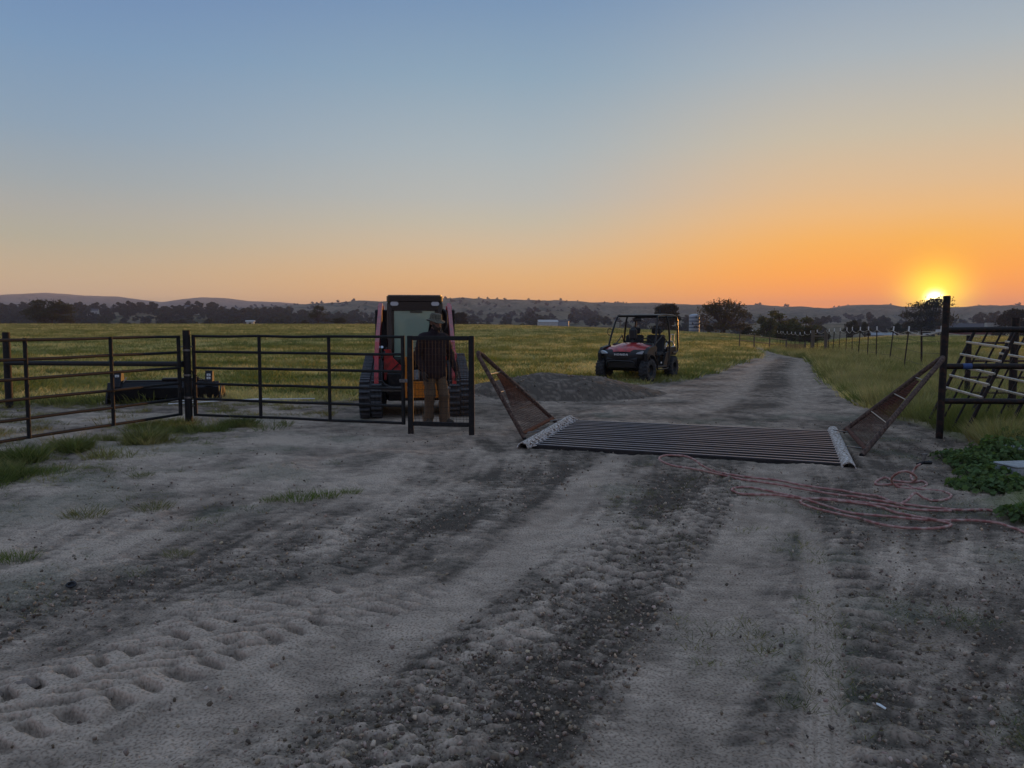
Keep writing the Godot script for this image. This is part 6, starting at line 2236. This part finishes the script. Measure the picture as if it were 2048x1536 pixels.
# broad-leaved weed: stalks with lobed leaves
func weed_mesh(seed_: int, n: int, wide: float, high: float) -> Array:
	var r := RandomNumberGenerator.new()
	r.seed = seed_
	var st := MB.new()
	var lv := MB.new()
	for k in n:
		var a := r.randf() * TAU
		var f := sqrt(r.randf())
		var foot := Vector3(cos(a), 0, sin(a)) * wide * 0.35 * f
		var head := Vector3(cos(a) * wide * 0.5 * f, high * (1.05 - 0.6 * f * f) * r.randf_range(0.45, 1.0), sin(a) * wide * 0.5 * f)
		st.tube(PackedVector3Array([foot, foot.lerp(head, 0.6) + Vector3(0, 0.03, 0), head]), 0.003, 0.0015, 4, false)
		var size := r.randf_range(0.018, 0.045)
		var nn := (Vector3(cos(a) * f, 1.1, sin(a) * f) + Vector3(r.randfn(), r.randfn(), r.randfn()) * 0.6).normalized()
		var x := nn.cross(Vector3(sin(a), 0.1, cos(a))).normalized()
		var y := nn.cross(x)
		lv.col = vary(Color(0.13, 0.19, 0.075), r, 0.45)
		var c := lv.add(head - nn * size * 0.15, nn)
		var lobes := 12
		for j in lobes:
			var b := TAU * j / lobes
			var rad := size * (1.0 if j % 2 == 0 else 0.72)
			lv.add(head + (x * cos(b) + y * sin(b)) * rad + nn * size * 0.12 * (1.0 if j % 2 == 0 else 0.0), (nn + (x * cos(b) + y * sin(b)) * 0.25).normalized())
		for j in lobes:
			lv.ix.append_array([c, c + 1 + (j + 1) % lobes, c + 1 + j])
	return [st.mesh(), lv.mesh()]

func make_weeds() -> void:
	var kinds := [weed_mesh(11, 300, 0.8, 0.3), weed_mesh(12, 240, 0.8, 0.15)]
	var list := [[4.8, 7.3, 1, 0.9, "leafy weed in front of the white plastic box"], [4.55, 7.35, 1, 0.8, "low leafy weed reaching out towards the hose"], [5.05, 8.35, 0, 0.7, "leafy weed behind the white plastic box"], [5.55, 8.75, 0, 0.75, "leafy weed beside the pale plastic box"],
		[4.95, 7.85, 1, 0.9, "low leafy weed on the dirt above the white box"], [5.75, 8.9, 0, 1.0, "tall leafy weed below the corral rails"], [6.3, 9.4, 0, 1.1, "dark leafy weed under the leaning panels"], [5.3, 9.0, 1, 0.8, "low weed at the edge of the sandy bank"], [4.3, 6.15, 1, 0.8, "weed where the red hoses leave the picture"]]
	for e in list:
		var t := thing("leafy_weed", e[4], "weed", Transform3D(Basis(Vector3.UP, rng.randf() * TAU).scaled(Vector3.ONE * e[3]), V(e[0], 0.0, e[1])), "leafy weeds by the corral")
		put(t, "stalks", kinds[e[2]][0], M.weed_stalk)
		put(t, "leaves", kinds[e[2]][1], M.leaf)
	# seedlings of rank grass among them
	var tl := tuft(9, 120, 0.3, 0.2, 0.004, 0.8).mesh()
	for e in [[4.28, 6.0, 0.8, "grass tussock at the hose by the picture's edge"], [4.42, 5.55, 0.7, "lower grass tussock at the picture's edge under the hoses"]]:
		var t := thing("grass_tussock", e[3], "grass", Transform3D(Basis(Vector3.UP, e[0]).scaled(Vector3.ONE * e[2]), V(e[0], 0.0, e[1])))
		var mm: StandardMaterial3D = M.leaf.duplicate()
		mm.albedo_color = Color(0.36, 0.45, 0.2)
		put(t, "blades", tl, mm)
		put(t, "dead_blades", tuft(10, 30, 0.2, 0.2, 0.003, 1.2).mesh(), M.straw)

func make_litter() -> void:
	var r := RandomNumberGenerator.new()
	r.seed = 77
	var lm := lump(5, 1.0, Vector3(1.1, 0.7, 1.0)).mesh()
	var places := []
	var tints := []
	for k in 120000:
		var d := 2.1 + 10.5 * pow(r.randf(), 1.7)
		var x := r.randf_range(-0.75, 0.75) * d
		var p := 0.06
		var cx := table(tracks["churn"], d)
		p += 0.75 * exp(-pow((x - cx) / 0.55, 4.0))
		cx = table(tracks["rough"], d)
		p += 0.4 * exp(-pow((x - cx) / 0.6, 4.0))
		if x > table(tracks["tread"], d) + 0.1:
			p += 0.3
		cx = table(tracks["pale"], d)
		p *= 1.0 - 0.9 * exp(-pow((x - cx) / 0.22, 4.0))
		if absf(x - table(tracks["pale_b"], d)) < 0.28:
			p *= 0.12
		if r.randf() > p or soil(x, d) < 0.5:
			continue
		var s := 0.0022 + 0.0085 * pow(r.randf(), 4.0)
		if r.randf() < 0.012:
			s *= 1.8
		var b := Basis.from_euler(Vector3(r.randf() * TAU, r.randf() * TAU, r.randf() * TAU))
		places.append(Transform3D(b.scaled(Vector3.ONE * s), V(x, r.randf_range(-0.004, 0.012), d)))
		tints.append(vary(DARK.lerp(PALE, pow(r.randf(), 1.6) * 0.8), r, 0.3))
	stuff(scatter("soil_crumbs", lm, M.clod, places, tints), "crumbs and clods of dark soil strewn over the yard", "soil")
	# rubble round the mound and the guard
	places = []
	tints = []
	for k in 5200:
		var d := r.randf_range(11.5, 21.0)
		var x := r.randf_range(-3.0, 5.5) + (d - 14.0) * 0.1
		if pow((x - 1.05) / 2.6, 2.0) + pow((d - 18.2) / 2.6, 2.0) > r.randf_range(0.7, 1.1) or soil(x, d) < 0.6 or r.randf() > 0.25 + 0.75 * clampf(noise_b.get_noise_2d(x, d) + 0.3, 0.0, 1.0):
			continue
		var s := 0.006 + 0.022 * pow(r.randf(), 4.0)
		places.append(Transform3D(Basis.from_euler(Vector3(r.randf() * TAU, r.randf() * TAU, r.randf() * TAU)).scaled(Vector3.ONE * s), V(x, land(x, d) + 0.005, d)))
		tints.append(vary(DARK.lerp(MID, r.randf()), r, 0.3))
	stuff(scatter("mound_rubble", lm, M.clod, places, tints), "loose clods on the soil mound and around it", "soil")
	# bits of straw and twig
	var bit := MB.new()
	bit.rod(Vector3(-0.5, 0, 0), Vector3(0.5, 0, 0.06), 0.018, 4)
	places = []
	tints = []
	for k in 1500:
		var d := 2.2 + 10.0 * pow(r.randf(), 1.4)
		var x := r.randf_range(-0.75, 0.75) * d
		if r.randf() > (0.7 if x > 1.0 or x < -1.5 else 0.2) or soil(x, d) < 0.5:
			continue
		places.append(Transform3D(Basis.from_euler(Vector3(0, r.randf() * TAU, r.randf_range(-0.2, 0.2))).scaled(Vector3.ONE * r.randf_range(0.02, 0.08)), V(x, 0.012, d)))
		tints.append(vary(Color(0.34, 0.28, 0.18), r, 0.3))
	stuff(scatter("straw_bits", bit.mesh(), M.clod, places, tints), "bits of straw and twig lying on the dirt", "straw")

# ---------------------------------------------------------------- far buildings and vehicles
func house(called: String, label: String, at: Vector3, turn: float, size: Vector3, pitch: float, wall: Material, roof: Material, openings: int) -> void:
	var t := thing(called, label, "building", Transform3D(Basis(Vector3.UP, turn), at))
	var mb := MB.new()
	var w := size.x / 2
	mb.prism(PackedVector2Array([Vector2(-size.z / 2, -1.0), Vector2(size.z / 2, -1.0), Vector2(size.z / 2, size.y), Vector2(0, size.y + pitch), Vector2(-size.z / 2, size.y)]), Transform3D(Basis(Vector3(0, 0, 1), Vector3(0, 1, 0), Vector3(-1, 0, 0)), Vector3.ZERO), size.x)
	part(t, "wall", mb, wall)
	for s in [-1.0, 1.0]:
		mb = MB.new()
		mb.bar(Vector3(-w - 0.3, 0, 0) + Vector3(0, size.y + pitch / 2 + 0.06, s * size.z / 4), Vector3(w + 0.3, 0, 0) + Vector3(0, size.y + pitch / 2 + 0.06, s * size.z / 4), sqrt(size.z * size.z / 4 + pitch * pitch) + 0.3, 0.1, 0.02, Vector3(0, size.z / 2, s * pitch).normalized())
		part(t, "roof", mb, roof)
	for k in openings:
		mb = MB.new()
		var x := -w + size.x * (k + 0.5) / openings
		mb.bx(Vector3(x, size.y * 0.5, size.z / 2 + 0.03), Vector3(size.x / openings * 0.35, size.y * 0.45, 0.06), 0.01)
		part(t, "window" if k % 3 != 1 else "door", mb, M.window)

func make_buildings() -> void:
	# pale banded tank on the brow
	var tx := 44.85
	var td := 190.0
	var t := thing("water_tank", "pale upright tank with darker bands and domed top", "tank", Transform3D(Basis(), V(tx, land(tx, td) - 0.2, td)))
	var mb := MB.new()
	mb.lathe([Vector2(1.25, 0.0), Vector2(1.25, 4.2), Vector2(1.15, 4.45), Vector2(0.6, 4.7), Vector2(0.0, 4.75)], Transform3D(), 28)
	part(t, "shell", mb, M.tank)
	for k in 5:
		mb = MB.new()
		mb.lathe([Vector2(1.255, 0.45 + 0.8 * k), Vector2(1.28, 0.45 + 0.8 * k), Vector2(1.28, 0.72 + 0.8 * k), Vector2(1.255, 0.72 + 0.8 * k)], Transform3D(), 28)
		part(t, "band", mb, M.tank_band)
	mb = MB.new()
	for x in [1.3, 1.42]:
		mb.rod(Vector3(x, 0, 0.3), Vector3(x, 4.6, 0.3), 0.03, 6)
	for k in 11:
		mb.rod(Vector3(1.3, 0.4 * k + 0.2, 0.3), Vector3(1.42, 0.4 * k + 0.2, 0.3), 0.02, 4)
	part(t, "ladder", mb, M.off_white)
	house("metal_barn", "long grey metal barn left of the sunset tree", V(145.0, land(145.0, 300.0) - 0.2, 300.0), -0.25, Vector3(11.0, 3.4, 9.0), 0.9, M.barn, M.barn, 3)
	house("long_shed", "long low shed with dark roof behind the tall corral post", V(167.0, land(167.0, 282.0) + 0.6, 282.0), -0.35, Vector3(19.0, 2.4, 8.0), 1.4, M.red_wall, M.roof_dark, 5)
	house("white_building", "low white farm building seen over the pasture brow", V(15.2, land(15.2, 330.0), 330.0), 0.1, Vector3(8.0, 9.6, 6.0), 0.9, M.off_white, M.off_white, 4)
	house("grey_shed", "grey shed beside the low white farm building", V(22.5, land(22.5, 340.0), 340.0), -0.1, Vector3(5.0, 10.3, 6.0), 0.6, M.barn, M.roof_dark, 2)
	house("white_shed", "small white shed on the brow behind the pipe gate", V(-80.0, land(-80.0, 236.0), 236.0), 0.2, Vector3(2.2, 1.2, 2.0), 0.3, M.off_white, M.off_white, 1)
	house("red_shed", "low reddish shed seen through the utility vehicle's cage", V(46.0, land(46.0, 262.0) + 0.4, 262.0), -0.2, Vector3(4.6, 2.2, 4.0), 0.7, M.red_wall, M.red_wall, 2)
	house("hill_house", "white house high among the trees on the far wooded hill", V(-282.0, land(-282.0, 520.0) + 1.5, 520.0), 0.3, Vector3(6.5, 4.2, 6.0), 1.2, M.off_white, M.roof_dark, 4)
	house("hill_house", "small pale house on the wooded hill towards the airy tree", V(-232.0, land(-232.0, 560.0), 560.0), 0.1, Vector3(8.0, 5.5, 7.0), 1.5, M.off_white, M.roof_dark, 3)
	house("creek_cabin", "pale cabin roof behind the willows", V(56.5, land(56.5, 180.0) - 0.3, 180.0), 0.4, Vector3(2.4, 1.9, 3.0), 0.7, M.off_white, M.off_white, 1)
	# parked vehicles and a trough on the far side of the field
	for e in [["pickup_truck", "white pickup parked by the long shed", 132.0, 238.0, 0.4, true], ["stock_trailer", "white trailer parked above the corral rails", 148.5, 238.0, -0.2, false], ["flat_trailer", "low pale trailer standing in the field behind the stake fence", 81.0, 150.0, 0.15, false]]:
		var vt := thing(e[0], e[1], "vehicle", Transform3D(Basis(Vector3.UP, e[4]), V(e[2], land(e[2], e[3]) + (1.9 if e[0] == "stock_trailer" else 0.1), e[3])))
		mb = MB.new()
		var sd := Transform3D(Basis(Vector3(1, 0, 0), Vector3(0, 1, 0), Vector3(0, 0, 1)), Vector3.ZERO)
		if e[5]:
			mb.prism(PackedVector2Array([Vector2(-2.6, 0.5), Vector2(2.5, 0.5), Vector2(2.5, 1.0), Vector2(1.4, 1.15), Vector2(0.8, 1.75), Vector2(-0.6, 1.75), Vector2(-0.7, 1.1), Vector2(-2.6, 1.1)]), sd, 1.8)
		elif e[0] == "stock_trailer":
			mb.prism(PackedVector2Array([Vector2(-2.2, 0.5), Vector2(2.2, 0.5), Vector2(2.4, 1.2), Vector2(2.2, 2.0), Vector2(-2.2, 2.0)]), sd, 1.9)
		else:
			mb.prism(PackedVector2Array([Vector2(-1.0, 0.42), Vector2(1.0, 0.42), Vector2(1.0, 0.85), Vector2(-1.0, 0.8)]), sd, 1.0)
		part(vt, "body", mb, M.off_white)
		var span := 1.6 if e[0] != "flat_trailer" else 0.6
		for x in [-span, span]:
			for z in [-0.75, 0.75]:
				mb = MB.new()
				var zz: float = z * (1.0 if e[0] != "flat_trailer" else 0.6)
				mb.tube(PackedVector3Array([Vector3(x, 0.36, zz), Vector3(x, 0.36, zz + 0.2 * signf(z))]), 0.36, -1.0, 12)
				part(vt, "wheel", mb, M.rubber)
		if e[5]:
			for z in [-0.905, 0.905]:
				mb = MB.new()
				mb.bx(Vector3(0.1, 1.45, z), Vector3(1.1, 0.4, 0.02), 0.005)
				part(vt, "window", mb, M.window)
	# two power poles against the hills
	for e in [[82.0, 330.0, 9.0, "thin pole beyond the dark shrubs by the barn"], [35.0, 250.0, 5.0, "thin pole seen through the utility vehicle's cage"]]:
		t = thing("power_pole", e[3], "pole", Transform3D(Basis(), V(e[0], land(e[0], e[1]) - 0.2, e[1])))
		part(t, "shaft", rod_mb(Vector3(0, 0, 0), Vector3(0, e[2], 0), 0.14, 8), M.bark)
		mb = MB.new()
		mb.bx(Vector3(0, e[2] - 0.4, 0), Vector3(1.8, 0.12, 0.12), 0.01)
		part(t, "crossarm", mb, M.bark)


func _ready() -> void:
	rng.seed = 7
	var k := 0
	for f in [noise_a, noise_b, noise_c, noise_d]:
		f.seed = 11 + k * 7
		f.frequency = 1.0
		f.noise_type = FastNoiseLite.TYPE_SIMPLEX_SMOOTH
		f.fractal_type = FastNoiseLite.FRACTAL_FBM
		f.fractal_octaves = 3 if k < 2 else 4
		k += 1
	noise_d.fractal_type = FastNoiseLite.FRACTAL_RIDGED
	# camera, sky, sun, haze
	make_light()
	make_materials()
	# the large structure
	make_near_ground()
	make_far_ground()
	make_buildings()
	make_trees()
	# fences and gates
	make_gates()
	make_guard()
	wing("rusty mesh wing leaning towards the square-post mesh panel", V(0.17, 0.04, 10.5), V(0.69, 0.07, 12.1), V(-0.46, 1.17, 11.05), 1)
	wing("rusty mesh wing leaning towards the tall corral post", V(4.17, 0.045, 9.08), V(4.72, 0.07, 10.9), V(5.8, 1.13, 10.4), 2)
	make_corral()
	make_tposts()
	make_far_gate()
	# machines and the person
	make_loader()
	make_bucket()
	make_utv()
	make_person()
	# plants and small things
	make_grass()
	make_weeds()
	make_small_things()
	make_litter()
